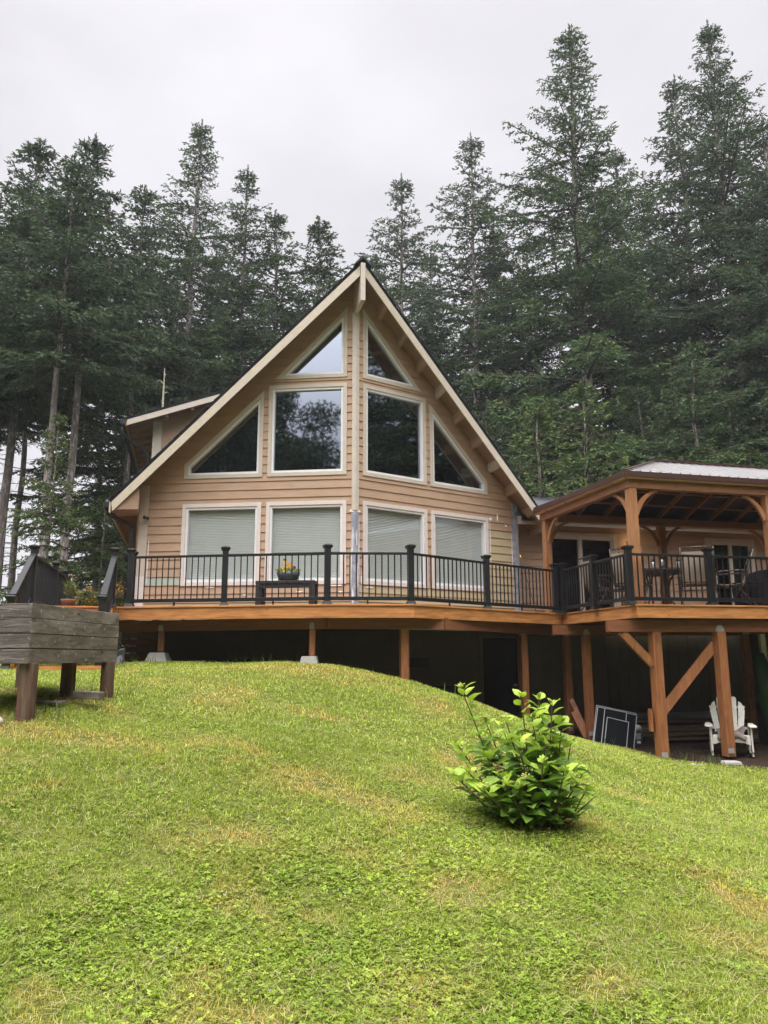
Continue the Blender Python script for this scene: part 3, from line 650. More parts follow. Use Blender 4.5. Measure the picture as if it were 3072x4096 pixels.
#@@DECK
# ================================================================ deck
deck = thing('deck', 'orange stained raised timber deck wrapping the front of the house', 'deck', H(0, -1, -1.6), PSI)
DZ = .85
A0, AB, BC, CD, DE = (-4.27, -.92), (-.92, -2.29), (.44, -2.57), (4.14, -.54), (4.07, -3.32)
E1 = (12.2, -3.52)
SL0, SL1 = (-5.55, -1.05), (-5.95, 1.6)      # left wing of the deck
edge_pts = [SL0, A0, AB, BC, CD, DE, E1]
mb = MB()
outline = [(-6.2, 6.5), (-5.62, -1.0), A0, AB, BC, CD, DE, E1, (12.2, 1.9), (4.25, 1.9), (4.12, 1.45), (0, -.12), (-4.12, 1.45), (-4.25, 6.5)]
mb.prism([H(x, y, DZ-.03) for x, y in outline[::-1]], (0, 0, .028)); mb.build('deck_boards', deckb, deck)
def fascia(p, q, z0=.628, z1=.822, th=.038):
    p, q = Vector(p), Vector(q); d = (q-p).normalized(); n = Vector((d.y, -d.x))
    if n.y > 0 and abs(d.x) > abs(d.y): n = -n
    mb = MB(); a, b_ = p, q
    mb.hexa([H(*a, z0), H(*b_, z0), H(*(b_-n*th), z0), H(*(a-n*th), z0), H(*a, z1), H(*b_, z1), H(*(b_-n*th), z1), H(*(a-n*th), z1)])
    o = mb.build('fascia_board', woodm, deck, bevel=.003)
    mb = MB(); m2 = n*.022
    mb.hexa([H(*(a+m2), DZ-.026), H(*(b_+m2), DZ-.026), H(*(b_-n*.1), DZ-.026), H(*(a-n*.1), DZ-.026), H(*(a+m2), DZ+.002), H(*(b_+m2), DZ+.002), H(*(b_-n*.1), DZ+.002), H(*(a-n*.1), DZ+.002)])
    mb.build('edge_board', woodm, deck, bevel=.003)
fascia((-5.62, -1.0), (-4.72, -.98)); fascia((-4.72, -.98), (-4.275, -.92))
for p, q in zip([A0, AB, BC], [AB, BC, CD]): fascia(p, q)
fascia(CD, DE); fascia(DE, E1)
# under-deck beams (world coordinates)
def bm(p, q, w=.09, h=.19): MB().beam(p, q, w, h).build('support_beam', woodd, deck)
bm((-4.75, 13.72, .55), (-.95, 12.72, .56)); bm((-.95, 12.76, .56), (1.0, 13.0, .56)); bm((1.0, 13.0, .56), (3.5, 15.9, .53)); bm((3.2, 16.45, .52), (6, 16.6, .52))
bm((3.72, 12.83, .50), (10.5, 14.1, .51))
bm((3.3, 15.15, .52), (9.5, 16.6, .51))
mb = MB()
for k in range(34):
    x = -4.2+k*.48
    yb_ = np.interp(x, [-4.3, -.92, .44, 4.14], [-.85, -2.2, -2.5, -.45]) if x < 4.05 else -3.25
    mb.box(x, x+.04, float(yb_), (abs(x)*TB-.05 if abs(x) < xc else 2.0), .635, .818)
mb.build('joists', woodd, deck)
posts_ = [((-3.87, 13.35), .11, .45, .10), ((-1.20, 12.78), .02, .46, .095), ((.33, 12.95), g(.33, 12.95)-.1, .46, .14), ((2.76, 15.35), g(2.76, 15.35)-.1, .43, .14),
          ((3.84, 16.3), -1.56, .42, .14), ((4.0, 15.3), -1.56, .42, .14), ((4.57, 13.02), -1.68, .41, .16), ((5.74, 13.2), -1.64, .41, .16), ((7.30, 15.6), -1.66, .41, .14), ((8.0, 13.6), -1.7, .41, .15)]
brk = MB()
for (x, y), zb, ztp, w_ in posts_:
    mb = MB(); mb.beam((x, y, zb), (x, y, ztp+.0), w_, w_, up=Vector((math.sin(-PSI), math.cos(PSI), 0))); mb.build('support_post', woodv, deck, bevel=.006)
    s_ = w_*.45
    d = Vector((math.sin(PSI)*0, -1, 0)); yy = y-w_/2-.045
    brk = MB(); brk.prism([(x-s_, y-.062, ztp+.005), (x+s_, y-.062, ztp+.005), (x+s_, y-.062, ztp+.05), (x+.03, y-.062, ztp+.11), (x-.03, y-.062, ztp+.11), (x-s_, y-.062, ztp+.05)], (0, .004, 0))
    brk.v = [Vector((v.x, v.y+.0, v.z)) for v in brk.v]
    if zb < .2: pass
    brk.build('post_bracket', galv, deck)
    if zb < -1.5:
        MB().box(x-w_*.3, x+w_*.3, y-w_/2-.028, y-w_/2-.02, zb+.06, zb+.14, F=W).build('post_base_plate', galv, deck)
for (x, y, z0, z1, w0, w1) in [(-3.90, 13.35, -.13, .09, .215, .13), (-1.235, 12.75, -.18, .02, .165, .12)]:
    mb = MB(); mb.hexa([(x-w0, y-w0, z0), (x+w0, y-w0, z0), (x+w0, y+w0, z0), (x-w0, y+w0, z0), (x-w1, y-w1, z1), (x+w1, y-w1, z1), (x+w1, y+w1, z1), (x-w1, y+w1, z1)])
    mb.build('pier_block', conc, deck, bevel=.01)
MB().beam((3.98, 12.90, .40), (4.50, 13.0, -.13), .13, .09, up=Vector((0, 1, 0))).build('knee_brace', woodv, deck)
MB().beam((4.62, 13.19, -.98), (5.68, 13.26, .20), .16, .04, up=Vector((0, 1, 0))).build('diagonal_brace', woodv, deck)
MB().box(4.40, 4.44, 12.99, 13.1, -1.22, -.86, F=W).build('scrap_block', woodv, deck)
# stairs at the left end (treads, stringers)
mb = MB()
sd0, sd1 = Vector((-5.62, 12.35)), Vector((-4.55, 12.75))
dirn = Vector((.26, -1)).normalized()
for k in range(5):
    a, b_ = sd0+dirn*(.02+.29*k), sd1+dirn*(.02+.29*k); z = DZ-.17*(k+1)
    mb.hexa([(a.x, a.y, z-.03), (b_.x, b_.y, z-.03), (b_.x+dirn.x*.28, b_.y+dirn.y*.28, z-.03), (a.x+dirn.x*.28, a.y+dirn.y*.28, z-.03), (a.x, a.y, z), (b_.x, b_.y, z), (b_.x+dirn.x*.28, b_.y+dirn.y*.28, z), (a.x+dirn.x*.28, a.y+dirn.y*.28, z)])
mb.build('stair_treads', woodm, deck)
mb = MB()
for c in (sd0, sd1): mb.beam((c.x, c.y, DZ-.12), (c.x+dirn.x*1.5, c.y+dirn.y*1.5, -.1), .04, .2)
mb.build('stair_stringers', woodm, deck)
mb = MB(); mb.box(-7.2, -3.97, 11.0, 11.09, -.24, -.105, F=W); mb.build('timber_edging', woodm); tag(COL.objects['timber_edging'], 'long orange timber edging board lying on the lawn behind the raised planter', 'edging board')
# lattice slats on the left under deck
mb = MB()
for k in range(4): mb.beam((-4.75, 13.9, .02+k*.13), (-4.2, 14.1, .02+k*.13), .02, .09)
mb.build('slat_screen', woodd, deck)

# ================================================================ railings
def rail_post(x, y, z, parent, h=1.0, w=.098):
    mb = MB(); mb.box(x-w/2, x+w/2, y-w/2, y+w/2, z, z+h-.05); o = mb.build('rail_post', black, parent, bevel=.003)
    mb = MB(); c = w/2
    for (e0, z0, e1, z1) in ((.008, h-.075, .024, h-.05), (.024, h-.05, .030, h-.022), (.030, h-.022, -.018, h)):
        a, b_ = c+e0, c+e1
        mb.hexa([H(x-a, y-a, z+z0), H(x+a, y-a, z+z0), H(x+a, y+a, z+z0), H(x-a, y+a, z+z0), H(x-b_, y-b_, z+z1), H(x+b_, y-b_, z+z1), H(x+b_, y+b_, z+z1), H(x-b_, y+b_, z+z1)])
    mb.build('post_cap', black, o)
    mb = MB(); a, b_ = c+.028, c+.01
    mb.hexa([H(x-a, y-a, z), H(x+a, y-a, z), H(x+a, y+a, z), H(x-a, y+a, z), H(x-b_, y-b_, z+.055), H(x+b_, y-b_, z+.055), H(x+b_, y+b_, z+.055), H(x-b_, y+b_, z+.055)])
    mb.build('post_skirt', black, o)
    return o
def rail_run(p, q, z0, z1, parent, gap=.055, sp=.112, foot=True, nb=None, flat_top=False):
    """p,q local xy; z0,z1 deck height at p and q"""
    p, q = Vector((*p, z0)), Vector((*q, z1)); d = (q-p); Ln = d.length; u = d/Ln; a, b_ = p+u*gap, q-u*gap
    def R3(v, dz): return H(v.x, v.y, v.z+dz)
    MB().beam(R3(a, .845), R3(b_, .845), .055 if not flat_top else .09, .038).build('top_rail', black, parent, bevel=.003)
    MB().beam(R3(a, .10), R3(b_, .10), .04, .062).build('bottom_rail', black, parent, bevel=.003)
    n = nb or int((Ln-2*gap)/sp); s = (Ln-2*gap)/(n+1)
    up = Vector((0, 1, 0))
    for k in range(n):
        c = a+u*s*(k+1); MB().beam(R3(c, .125), R3(c, .83), .019, .019, up=H(0, 1)-H(0, 0)).build('baluster', black, parent)
    if foot and Ln > 1.2:
        c = a+u*(Ln-2*gap)*.48; MB().beam(R3(c, .002), R3(c, .075), .03, .03).build('rail_foot', black, parent)
rl = thing('deck_railing', 'black metal railing along the front edge of the deck before the house', 'railing', H(-.9, -2.2, DZ), PSI)
PP = [(-4.12, -.90), (-2.56, -1.53), (-.93, -2.19), (.42, -2.46), (2.14, -1.53), (3.98, -.60)]
for x, y in PP: rail_post(x, y, DZ, rl)
rail_post(-4.10, -.62, DZ, rl)
for p, q in zip(PP, PP[1:]): rail_run(p, q, DZ, DZ, rl)
rl2 = thing('pergola_railing', 'black metal railing around the pergola end of the deck', 'railing', H(4.1, -3.2, DZ), PSI)
PQ = [(4.10, -.72), (4.06, -1.98), (4.02, -3.22), (5.54, -3.27), (7.10, -3.31), (8.7, -3.35)]
for x, y in PQ: rail_post(x, y, DZ, rl2)
for p, q in zip(PQ, PQ[1:]): rail_run(p, q, DZ, DZ, rl2)
def toL(x, y):   # world -> house xy
    v = Vector((x-PX, y-PY)); c, s = math.cos(PSI), math.sin(PSI); return (v.x*c+v.y*s, -v.x*s+v.y*c)
rlS = thing('stair_railing', 'sloping black stair railing beside the deck corner, right hand side', 'railing', (-4.3, 12, DZ-.5), PSI)
u0, u1 = toL(-4.59, 12.85), toL(-4.10, 11.1)
rail_post(*u0, DZ, rlS); rail_post(*u1, -.16, rlS, h=1.06); rail_run(u0, u1, DZ+.02, .03, rlS, foot=False, flat_top=True)
rlL = thing('stair_railing', 'sloping black stair railing at the left side of the deck stairs', 'railing', (-5.5, 12, DZ-.5), PSI)
u2, u3 = toL(-5.79, 12.47), toL(-5.38, 11.0)
rail_post(*u2, DZ, rlL); rail_post(*u3, -.16, rlL, h=1.06); rail_run(u2, u3, DZ+.02, .03, rlL, foot=False, flat_top=True)
rlB = thing('side_railing', 'black railing running back along the far left edge of the deck', 'railing', (-6.5, 15, DZ), PSI)
back = [toL(*p) for p in ((-5.87, 12.62), (-6.4, 14.74), (-6.82, 16.22), (-7.37, 18.15), (-7.54, 18.82))]
for p in back[1:]: rail_post(*p, DZ, rlB)
for p, q in zip(back, back[1:]): rail_run(p, q, DZ, DZ, rlB, foot=False, sp=.13)

#@@PERGOLA
pg = thing('pergola', 'cedar hardtop pergola with curved braces and metal hip roof', 'pergola', H(7, -1.4, DZ), PSI)
GX = [4.29, 7.10, 9.95]; GY = [-3.0, .28]; BZ = 2.89
for x in GX:
    for y in GY:
        MB().box(x-.075, x+.075, y-.075, y+.075, DZ, BZ).build('post', gaz, pg, bevel=.006)
def hbeam(x0, x1, y0, y1, m=gazh, z0=BZ, z1=BZ+.15): return MB().box(x0, x1, y0, y1, z0, z1).build('beam', m, pg, bevel=.004)
hbeam(4.19, 10.05, -3.085, -2.94); hbeam(4.19, 10.05, .22, .36)
hbeam(4.19, 4.335, -2.935, .215); hbeam(9.9, 10.05, -2.935, .215)
def curve_brace(a, b_, y0, along='x', sx=1, th=.05, name='curved_brace'):
    """a corner of post (u,z) low, b high point on beam, in plane"""
    n = 10; inn, ou = [], []
    (u0, z0), (u1, z1) = a, b_
    for k in range(n+1):
        t = k/n; ang = t*PI/2
        uu = u0+(u1-u0)*(1-math.cos(ang))*.65+(u1-u0)*t*.35; zz = z0+(z1-z0)*math.sin(ang)*.65+(z1-z0)*t*.35
        wd = .075+.012*math.sin(t*PI*2)
        tx, tz = (u1-u0), (z1-z0); l = math.hypot(tx, tz); nx_, nz_ = -tz/l, tx/l
        if nz_ < 0: nx_, nz_ = -nx_, -nz_
        sgn = 1
        ou.append((uu+nx_*wd*.5*sgn, zz+nz_*wd*.5)); inn.append((uu-nx_*wd*.5, zz-nz_*wd*.5))
    mb = MB()
    F3 = (lambda u, z, o: H(u, y0+o, z)) if along == 'x' else (lambda u, z, o: H(y0+o, u, z))
    for k in range(n):
        q = [F3(*inn[k], -th/2), F3(*inn[k+1], -th/2), F3(*ou[k+1], -th/2), F3(*ou[k], -th/2), F3(*inn[k], th/2), F3(*inn[k+1], th/2), F3(*ou[k+1], th/2), F3(*ou[k], th/2)]
        mb.hexa(q)
    mb.build(name, gaz, pg)
for x in GX:
    for y in GY:
        if x < 9.5: curve_brace((x+.09, 2.44), (x+.50, 2.875), y)
        if x > 4.5: curve_brace((x-.09, 2.44), (x-.50, 2.875), y)
for x in (GX[0], GX[2]):
    curve_brace((GY[0]+.09, 2.44), (GY[0]+.52, 2.875), x, 'y'); curve_brace((GY[1]-.09, 2.44), (GY[1]-.52, 2.875), x, 'y')
EX0, EX1, EY0, EY1 = 4.10, 10.15, -3.16, .46; RZ0, RZ1 = 3.13, 3.85; ym = (EY0+EY1)/2; rx0, rx1 = EX0+1.81, EX1-1.81
mb = MB(); mb.ring([H(EX0, EY0, 3.045), H(EX1, EY0, 3.045), H(EX1, EY1, 3.045), H(EX0, EY1, 3.045)], [H(EX0+.1, EY0+.1, 3.045), H(EX1-.1, EY0+.1, 3.045), H(EX1-.1, EY1-.1, 3.045), H(EX0+.1, EY1-.1, 3.045)], (0, 0, .02)); mb.build('eave_strip', gazs, pg)
mb = MB(); mb.ring([H(EX0-.02, EY0-.02, 3.066), H(EX1+.02, EY0-.02, 3.066), H(EX1+.02, EY1+.02, 3.066), H(EX0-.02, EY1+.02, 3.066)], [H(EX0+.02, EY0+.02, 3.066), H(EX1-.02, EY0+.02, 3.066), H(EX1-.02, EY1-.02, 3.066), H(EX0+.02, EY1-.02, 3.066)], (0, 0, .10)); mb.build('roof_edge_trim', brown, pg)
def roofslab(dz, m, name, par):
    mb = MB(); c = [H(EX0, EY0, RZ0+dz), H(EX1, EY0, RZ0+dz), H(EX1, EY1, RZ0+dz), H(EX0, EY1, RZ0+dz)]; a, b_ = H(rx0, ym, RZ1+dz), H(rx1, ym, RZ1+dz)
    mb.poly([c[0], c[1], b_, a]); mb.poly([c[1], c[2], b_]); mb.poly([c[2], c[3], a, b_]); mb.poly([c[3], c[0], a]); return mb.build(name, m, par)
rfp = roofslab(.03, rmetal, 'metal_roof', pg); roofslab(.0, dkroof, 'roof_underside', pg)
mb = MB()
def on_roof(x, t, sy):   # t from eave to ridge
    y = EY0+(ym-EY0)*t if sy < 0 else EY1+(ym-EY1)*t; return H(x, y, RZ0+.03+(RZ1-RZ0)*t)
nrib = 30
for k in range(nrib):
    x = EX0+.12+k*(EX1-EX0-.24)/(nrib-1); tm = min(1, (x-EX0)/1.81, (EX1-x)/1.81)
    for sy in (-1, 1): mb.beam(on_roof(x, .01, sy)+Vector((0,0,.012)), on_roof(x, tm, sy)+Vector((0,0,.012)), .035, .03)
mb.build('roof_ribs', rmetal, rfp)
mb = MB()
for cx, cy, ax in ((EX0, EY0, rx0), (EX0, EY1, rx0), (EX1, EY0, rx1), (EX1, EY1, rx1)): mb.beam(H(cx, cy, RZ0+.055), H(ax, ym, RZ1+.055), .10, .02)
mb.beam(H(rx0-.05, ym, RZ1+.06), H(rx1+.05, ym, RZ1+.06), .16, .025); mb.build('ridge_trim', brown, rfp)
mb = MB()
for k in range(9):
    x = EX0+.35+k*(EX1-EX0-.7)/8; tm = min(1, (x-EX0)/1.81, (EX1-x)/1.81)
    for sy in (-1, 1): mb.beam(on_roof(x, .03, sy)-Vector((0,0,.09)), on_roof(x, tm, sy)-Vector((0,0,.09)), .045, .10)
for sx_, ex, rx in ((1, EX0, rx0), (-1, EX1, rx1)):
    for k in range(4):
        y = EY0+.5+k*.87; t = min((y-EY0), (EY1-y))/(ym-EY0); mb.beam(H(ex, y, RZ0-.06), H(ex+(rx-ex)*t, y, RZ0+(RZ1-RZ0)*t-.06), .045, .10)
for cx, cy, ax in ((EX0, EY0, rx0), (EX0, EY1, rx0), (EX1, EY0, rx1), (EX1, EY1, rx1)): mb.beam(H(cx, cy, RZ0-.05), H(ax, ym, RZ1-.05), .05, .11)
mb.beam(H(rx0, ym, RZ1-.06), H(rx1, ym, RZ1-.06), .05, .14)
mb.build('rafters', gazh, pg)
mb = MB()
for t in (.25, .5, .75):
    for sy in (-1, 1): mb.beam(on_roof(EX0+1.81*t, t, sy)-Vector((0,0,.055)), on_roof(EX1-1.81*t, t, sy)-Vector((0,0,.055)), .07, .03)
mb.build('purlins', gazh, pg)
mb = MB()
for x in (4.42, 5.12, 5.85, 6.9, 7.7, 8.4):
    for dx in (0, .035):
        for dz in (.05, .1): c = H(x+dx, -3.0875, BZ+dz); mb.beam(c, c+(H(0, -.004)-H(0, 0)), .013, .013)
for y in (-2.78, -2.1, -1.72, -.95, -.25, .15):
    for dx in (0, .04):
        for dz in (.05, .1): c = H(4.188, y+dx, BZ+dz); mb.beam(c, c+(H(-.004, 0)-H(0, 0)), .013, .013)
mb.build('beam_screws', blackg, pg)
# ================================================================ furniture on the deck
def local_builder(loc, rz):
    M = Matrix.Translation(loc) @ Matrix.Rotation(rz, 4, 'Z')
    return lambda x, y, z=0.0: M @ Vector((x, y, z))
def patio_chair(loc, rz, label):
    o = thing('patio_chair', label, 'chair', loc, rz, 'tan sling patio chairs around the table'); F = local_builder(loc, rz)
    mb = MB()
    for sx in (-1, 1):
        x = sx*.27
        mb.tube([F(x, -.40, 1.04), F(x, -.30, .72), F(x, -.22, .44), F(x, -.12, .34), F(x*1.02, -.28, .14), F(x*1.02, -.40, .012)], [.016, .018, .019, .019, .018, .016], 8)
        mb.tube([F(x, -.20, .43), F(x, .05, .40), F(x, .26, .42), F(x, .30, .38), F(x*1.02, .22, .2), F(x*1.02, .34, .012)], .017, 8)
        mb.tube([F(x*1.04, -.28, .66), F(x*1.12, -.1, .67), F(x*1.12, .18, .66), F(x*1.08, .28, .60), F(x, .27, .43)], .016, 8)
    for (y, z) in ((-.40, 1.04), (-.34, .82), (-.22, .44), (.27, .41), (-.16, .30)): mb.tube([F(-.27, y, z), F(.27, y, z)], .013, 8)
    mb.build('frame', bronze, o, smooth=True)
    mb = MB(); n = 8
    for k in range(n):
        t0, t1 = k/n, (k+1)/n; f = lambda t: (-.39+.17*t-.02*math.sin(t*PI), .96-.50*t)
        (y0, z0), (y1, z1) = f(t0), f(t1); mb.hexa([F(-.25, y0, z0), F(.25, y0, z0), F(.25, y0-.008, z0), F(-.25, y0-.008, z0), F(-.25, y1, z1), F(.25, y1, z1), F(.25, y1-.008, z1), F(-.25, y1-.008, z1)])
    mb.build('back_sling', fabric, o)
    mb = MB()
    mb.box(-.25, .25, -.215, .265, .415, .424, F=F); mb.build('seat_sling', fabric, o)
    mb = MB()
    for k in range(6):
        c = F(-.2+k*.08, -.395, 1.0); mb.tube([c+Vector((math.cos(a)*.026, 0, math.sin(a)*.026)) for a in [i*PI/4 for i in range(9)]], .005, 5)
    mb.build('scroll_panel', bronze, o)
    return o
ch = patio_chair((5.62, 13.62, DZ), -.33, 'tan sling patio chair with its back to the railing, right of the table')
def put(o, loc, rz, label): c = dup(o); c.location = loc; c.rotation_euler = (0, 0, rz); c['label'] = label; return c
put(ch, (4.50, 13.75, DZ), -.55, 'tan sling patio chair directly behind the front corner post of the pergola')
put(ch, (4.28, 14.75, DZ), -1.35, 'tan sling patio chair nearest the sliding door, seen side on')
put(ch, (6.35, 13.95, DZ), 1.25, 'tan sling patio chair seen side on, right of the middle railing post')
tb = thing('patio_table', 'round bronze patio table with latticed top under the pergola', 'table', (5.12, 14.35, DZ)); F = local_builder((5.12, 14.35, DZ), 0)
mb = MB(); n = 32; R_ = .68
mb.ring([F(math.cos(2*PI*k/n)*R_, math.sin(2*PI*k/n)*R_, .70) for k in range(n)], [F(math.cos(2*PI*k/n)*(R_-.05), math.sin(2*PI*k/n)*(R_-.05), .70) for k in range(n)], (0, 0, .03)); mb.build('table_rim', bronze, tb)
mb = MB()
for k in range(-11, 12):
    t = k*.056; h_ = math.sqrt(max(0, (R_-.05)**2-t*t)); mb.beam(F(t, -h_, .715), F(t, h_, .715), .03, .006); mb.beam(F(-h_, t, .708), F(h_, t, .708), .03, .006)
mb.build('table_top', bronze, tb)
for k in range(4):
    a = PI/4+k*PI/2; c, s = math.cos(a), math.sin(a)
    MB().tube([F(c*.42, s*.42, .70), F(c*.30, s*.30, .55), F(c*.22, s*.22, .35), F(c*.30, s*.30, .15), F(c*.42, s*.42, .01)], .02, 8).build('leg', bronze, tb, smooth=True)
for (x, y, z0, lbl) in ((4.98, 13.98, .735, 'small silver lantern standing on the left of the patio table'), (5.20, 14.15, .80, 'tallest silver lantern in the middle of the patio table'), (5.42, 13.95, .735, 'small silver lantern standing on the right of the patio table')):
    o = thing('lantern', lbl, 'lantern', (x, y, DZ+.735), 0, 'silver lanterns on the patio table'); F = local_builder((x, y, DZ), 0)
    if z0 > .75: MB().tube([F(0, 0, .735), F(0, 0, .75), F(0, 0, .80)], [.04, .015, .03], 10).build('stem', blackg, o, smooth=True)
    MB().tube([F(0, 0, z0), F(0, 0, z0+.02), F(0, 0, z0+.12), F(0, 0, z0+.14)], [.035, .045, .045, .03], 10).build('glass_jar', lant, o, smooth=True)
    mb = MB(); mb.tube([F(0, 0, z0+.14), F(0, 0, z0+.155), F(0, 0, z0+.18)], [.05, .035, .01], 10)
    for k in range(4): a = k*PI/2+.4; mb.tube([F(.05*math.cos(a), .05*math.sin(a), z0), F(.05*math.cos(a), .05*math.sin(a), z0+.14)], .004, 5)
    mb.build('lantern_frame', blackg, o)
# dark wicker lounge chair and side table at the far end
o = thing('wicker_lounge_chair', 'dark wicker barrel lounge chair at the right end of the pergola deck', 'chair', (7.32, 15.1, DZ)); F = local_builder((7.32, 15.1, DZ), .5)
mb = MB(); n = 14
for k in range(n):
    a0, a1 = PI*.0+PI*1.15*k/n, PI*1.15*(k+1)/n; h0, h1 = .45+.35*math.sin(a0*.87), .45+.35*math.sin(a1*.87)
    mb.hexa([F(.38*math.cos(a0), -.38*math.sin(a0), .05), F(.38*math.cos(a1), -.38*math.sin(a1), .05), F(.31*math.cos(a1), -.31*math.sin(a1), .05), F(.31*math.cos(a0), -.31*math.sin(a0), .05),
             F(.43*math.cos(a0), -.43*math.sin(a0), h0), F(.43*math.cos(a1), -.43*math.sin(a1), h1), F(.37*math.cos(a1), -.37*math.sin(a1), h1), F(.37*math.cos(a0), -.37*math.sin(a0), h0)])
mb.build('shell', wicker, o)
mb = MB(); mb.tube([F(0, 0, .05), F(0, 0, .32), F(0, 0, .40), F(0, 0, .43)], [.3, .33, .33, .28], 16); mb.build('seat_cushion', wicker, o, smooth=True)
o = thing('side_table', 'small black side table beside the wicker lounge chair', 'side table', (6.95, 14.45, DZ)); F = local_builder((6.95, 14.45, DZ), .2)
MB().box(-.24, .24, -.2, .2, .50, .53, F=F).build('table_top', blackg, o, bevel=.01)
for sx in (-1, 1):
    for sy in (-1, 1): MB().tube([F(sx*.18, sy*.15, 0), F(sx*.2, sy*.16, .5)], .014, 6).build('leg', blackg, o)
# console bench with planter bowl
cx, cy = toL(-1.70, 13.28)
o = thing('console_table', 'low black wicker console table against the house window', 'table', H(cx, cy, DZ), PSI-BETA)
F = local_builder(H(cx, cy, DZ), PSI-BETA)
MB().box(-.52, .52, -.17, .17, .41, .46, F=F).build('table_top', wicker, o, bevel=.004)
MB().box(-.44, .44, -.155, -.13, .33, .41, F=F).build('apron', wicker, o)
for sx in (-1, 1):
    for sy in (-1, 1): x = sx*.47; MB().box(x-.045, x+.045, sy*.13-.04, sy*.13+.04, 0, .41, F=F).build('leg', wicker, o, bevel=.004)
pz = DZ+.46
bp_ = F(.02, 0, .46)
o = thing('flower_bowl', 'oval charcoal flower bowl with orange and yellow pansies on the console table', 'planter', bp_, PSI-BETA); G = local_builder(bp_, PSI-BETA)
mb = MB(); n = 22; lv = [(.135, .08, 0), (.165, .1, .035), (.20, .12, .10), (.215, .13, .155), (.205, .12, .155), (.19, .11, .13)]
rg_ = []
for (a, b_, z) in lv: rg_.append(mb._a([G(a*math.cos(2*PI*k/n), b_*math.sin(2*PI*k/n), z) for k in range(n)]))
for r0, r1 in zip(rg_, rg_[1:]):
    for k in range(n): mb.f.append((r0+k, r0+(k+1) % n, r1+(k+1) % n, r1+k)); mb.m.append(0)
mb.f.append(tuple(rg_[0]+k for k in reversed(range(n)))); mb.f.append(tuple(rg_[-1]+k for k in range(n))); mb.m += [0, 0]
mb.build('bowl', potm, o, smooth=True)
def leaf_quads(cent, dirs, ups, ln, wd, fold=.15):
    """cent,dirs,ups (n,3) ; kite leaves -> verts, faces (two quads w/ midrib fold)"""
    side = np.cross(dirs, ups); side /= np.linalg.norm(side, axis=1, keepdims=True)+1e-9
    up = np.cross(side, dirs); L_ = ln[:, None]; W_ = wd[:, None]
    base = cent; tip = cent+dirs*L_-up*L_*.12
    m1 = cent+dirs*L_*.45+up*L_*.03
    l1 = cent+dirs*L_*.32+side*W_*.5+up*W_*fold; r1 = cent+dirs*L_*.32-side*W_*.5+up*W_*fold
    l2 = cent+dirs*L_*.68+side*W_*.36+up*W_*fold*.6; r2 = cent+dirs*L_*.68-side*W_*.36+up*W_*fold*.6
    V = np.stack([base, l1, l2, tip, r2, r1, m1], 1).reshape(-1, 3); n = len(cent); b = np.arange(n)[:, None]*7
    F_ = np.concatenate([b+np.array([[0, 1, 2, 6]]), b+np.array([[6, 2, 3, 3]]), b+np.array([[0, 6, 4, 5]]), b+np.array([[6, 3, 4, 4]])])
    T_ = np.concatenate([b+np.array([[0, 6, 1]]), b+np.array([[6, 2, 1]]), b+np.array([[6, 3, 2]]), b+np.array([[0, 5, 6]]), b+np.array([[6, 5, 4]]), b+np.array([[6, 4, 3]])])
    return V, T_
def unit(a): return a/(np.linalg.norm(a, axis=1, keepdims=True)+1e-9)
def leaves_obj(name, cent, dirs, ln, wd, col, colj, seed, parent, origin, upb=1.0, mtl=None):
    r = np.random.RandomState(seed); n = len(cent); ups = unit(np.array([[0, 0, upb]])+r.normal(0, .35, (n, 3)))
    V, T_ = leaf_quads(cent-np.array(origin), unit(dirs), ups, ln, wd); tint = np.repeat(np.clip(col*(1+r.normal(0, colj, (n, 1))), .005, 1), 7, 0)
    return np_mesh(name, V, T_, mtl or leafm, tint, parent)
def flat_inv(o): return np.array(world_of(o).translation)
r = np.random.RandomState(4)
n = 90; a = r.uniform(0, 2*PI, n); rr = np.sqrt(r.uniform(0, 1, n)); cent = np.array([list(G(.19*q*math.cos(t), .11*q*math.sin(t), .15+r.uniform(0, .04))) for q, t in zip(rr, a)])
dirs = np.stack([np.cos(a)*rr, np.sin(a)*rr*.8, r.uniform(.1, 1, n)], 1)
o.rotation_euler = (0, 0, 0)
for c in o.children: pass
col = np.tile(np.array([[.17, .27, .045]]), (n, 1)); col[::5] = (.40, .36, .05)
# bowl mesh was built for a rotated parent: keep rotation, rotate leaves instead
o.rotation_euler = (0, 0, PSI-BETA); Mi = np.array(world_of(o).inverted())
def to_loc(P_, M): return P_ @ M[:3, :3].T + M[:3, 3]
lf = leaves_obj('leaves', to_loc(cent, Mi), dirs @ Mi[:3, :3].T, r.uniform(.05, .085, n), r.uniform(.03, .045, n), col, .25, 5, o, (0, 0, 0))
def flower(c, rad, m, parent, nm='flower', seed=1):
    rg = random.Random(seed); mb = MB()
    for k in range(5):
        a = k*2*PI/5+rg.uniform(-.2, .2); u = Vector((math.cos(a), rg.uniform(-.3, .1), math.sin(a))); v = Vector((-math.sin(a), 0, math.cos(a)))
        mb.poly([c, c+u*rad*.6+v*rad*.45, c+u*rad+v*rad*.2, c+u*rad-v*rad*.2, c+u*rad*.6-v*rad*.45])
    mb.build(nm, m, parent)
pet1 = mat('orange_petal', (.75, .30, .015), .6, .15, 20); pet2 = mat('yellow_petal', (.80, .58, .05), .6, .1, 20); pet3 = mat('maroon_petal', (.14, .02, .03), .6, .2, 20)
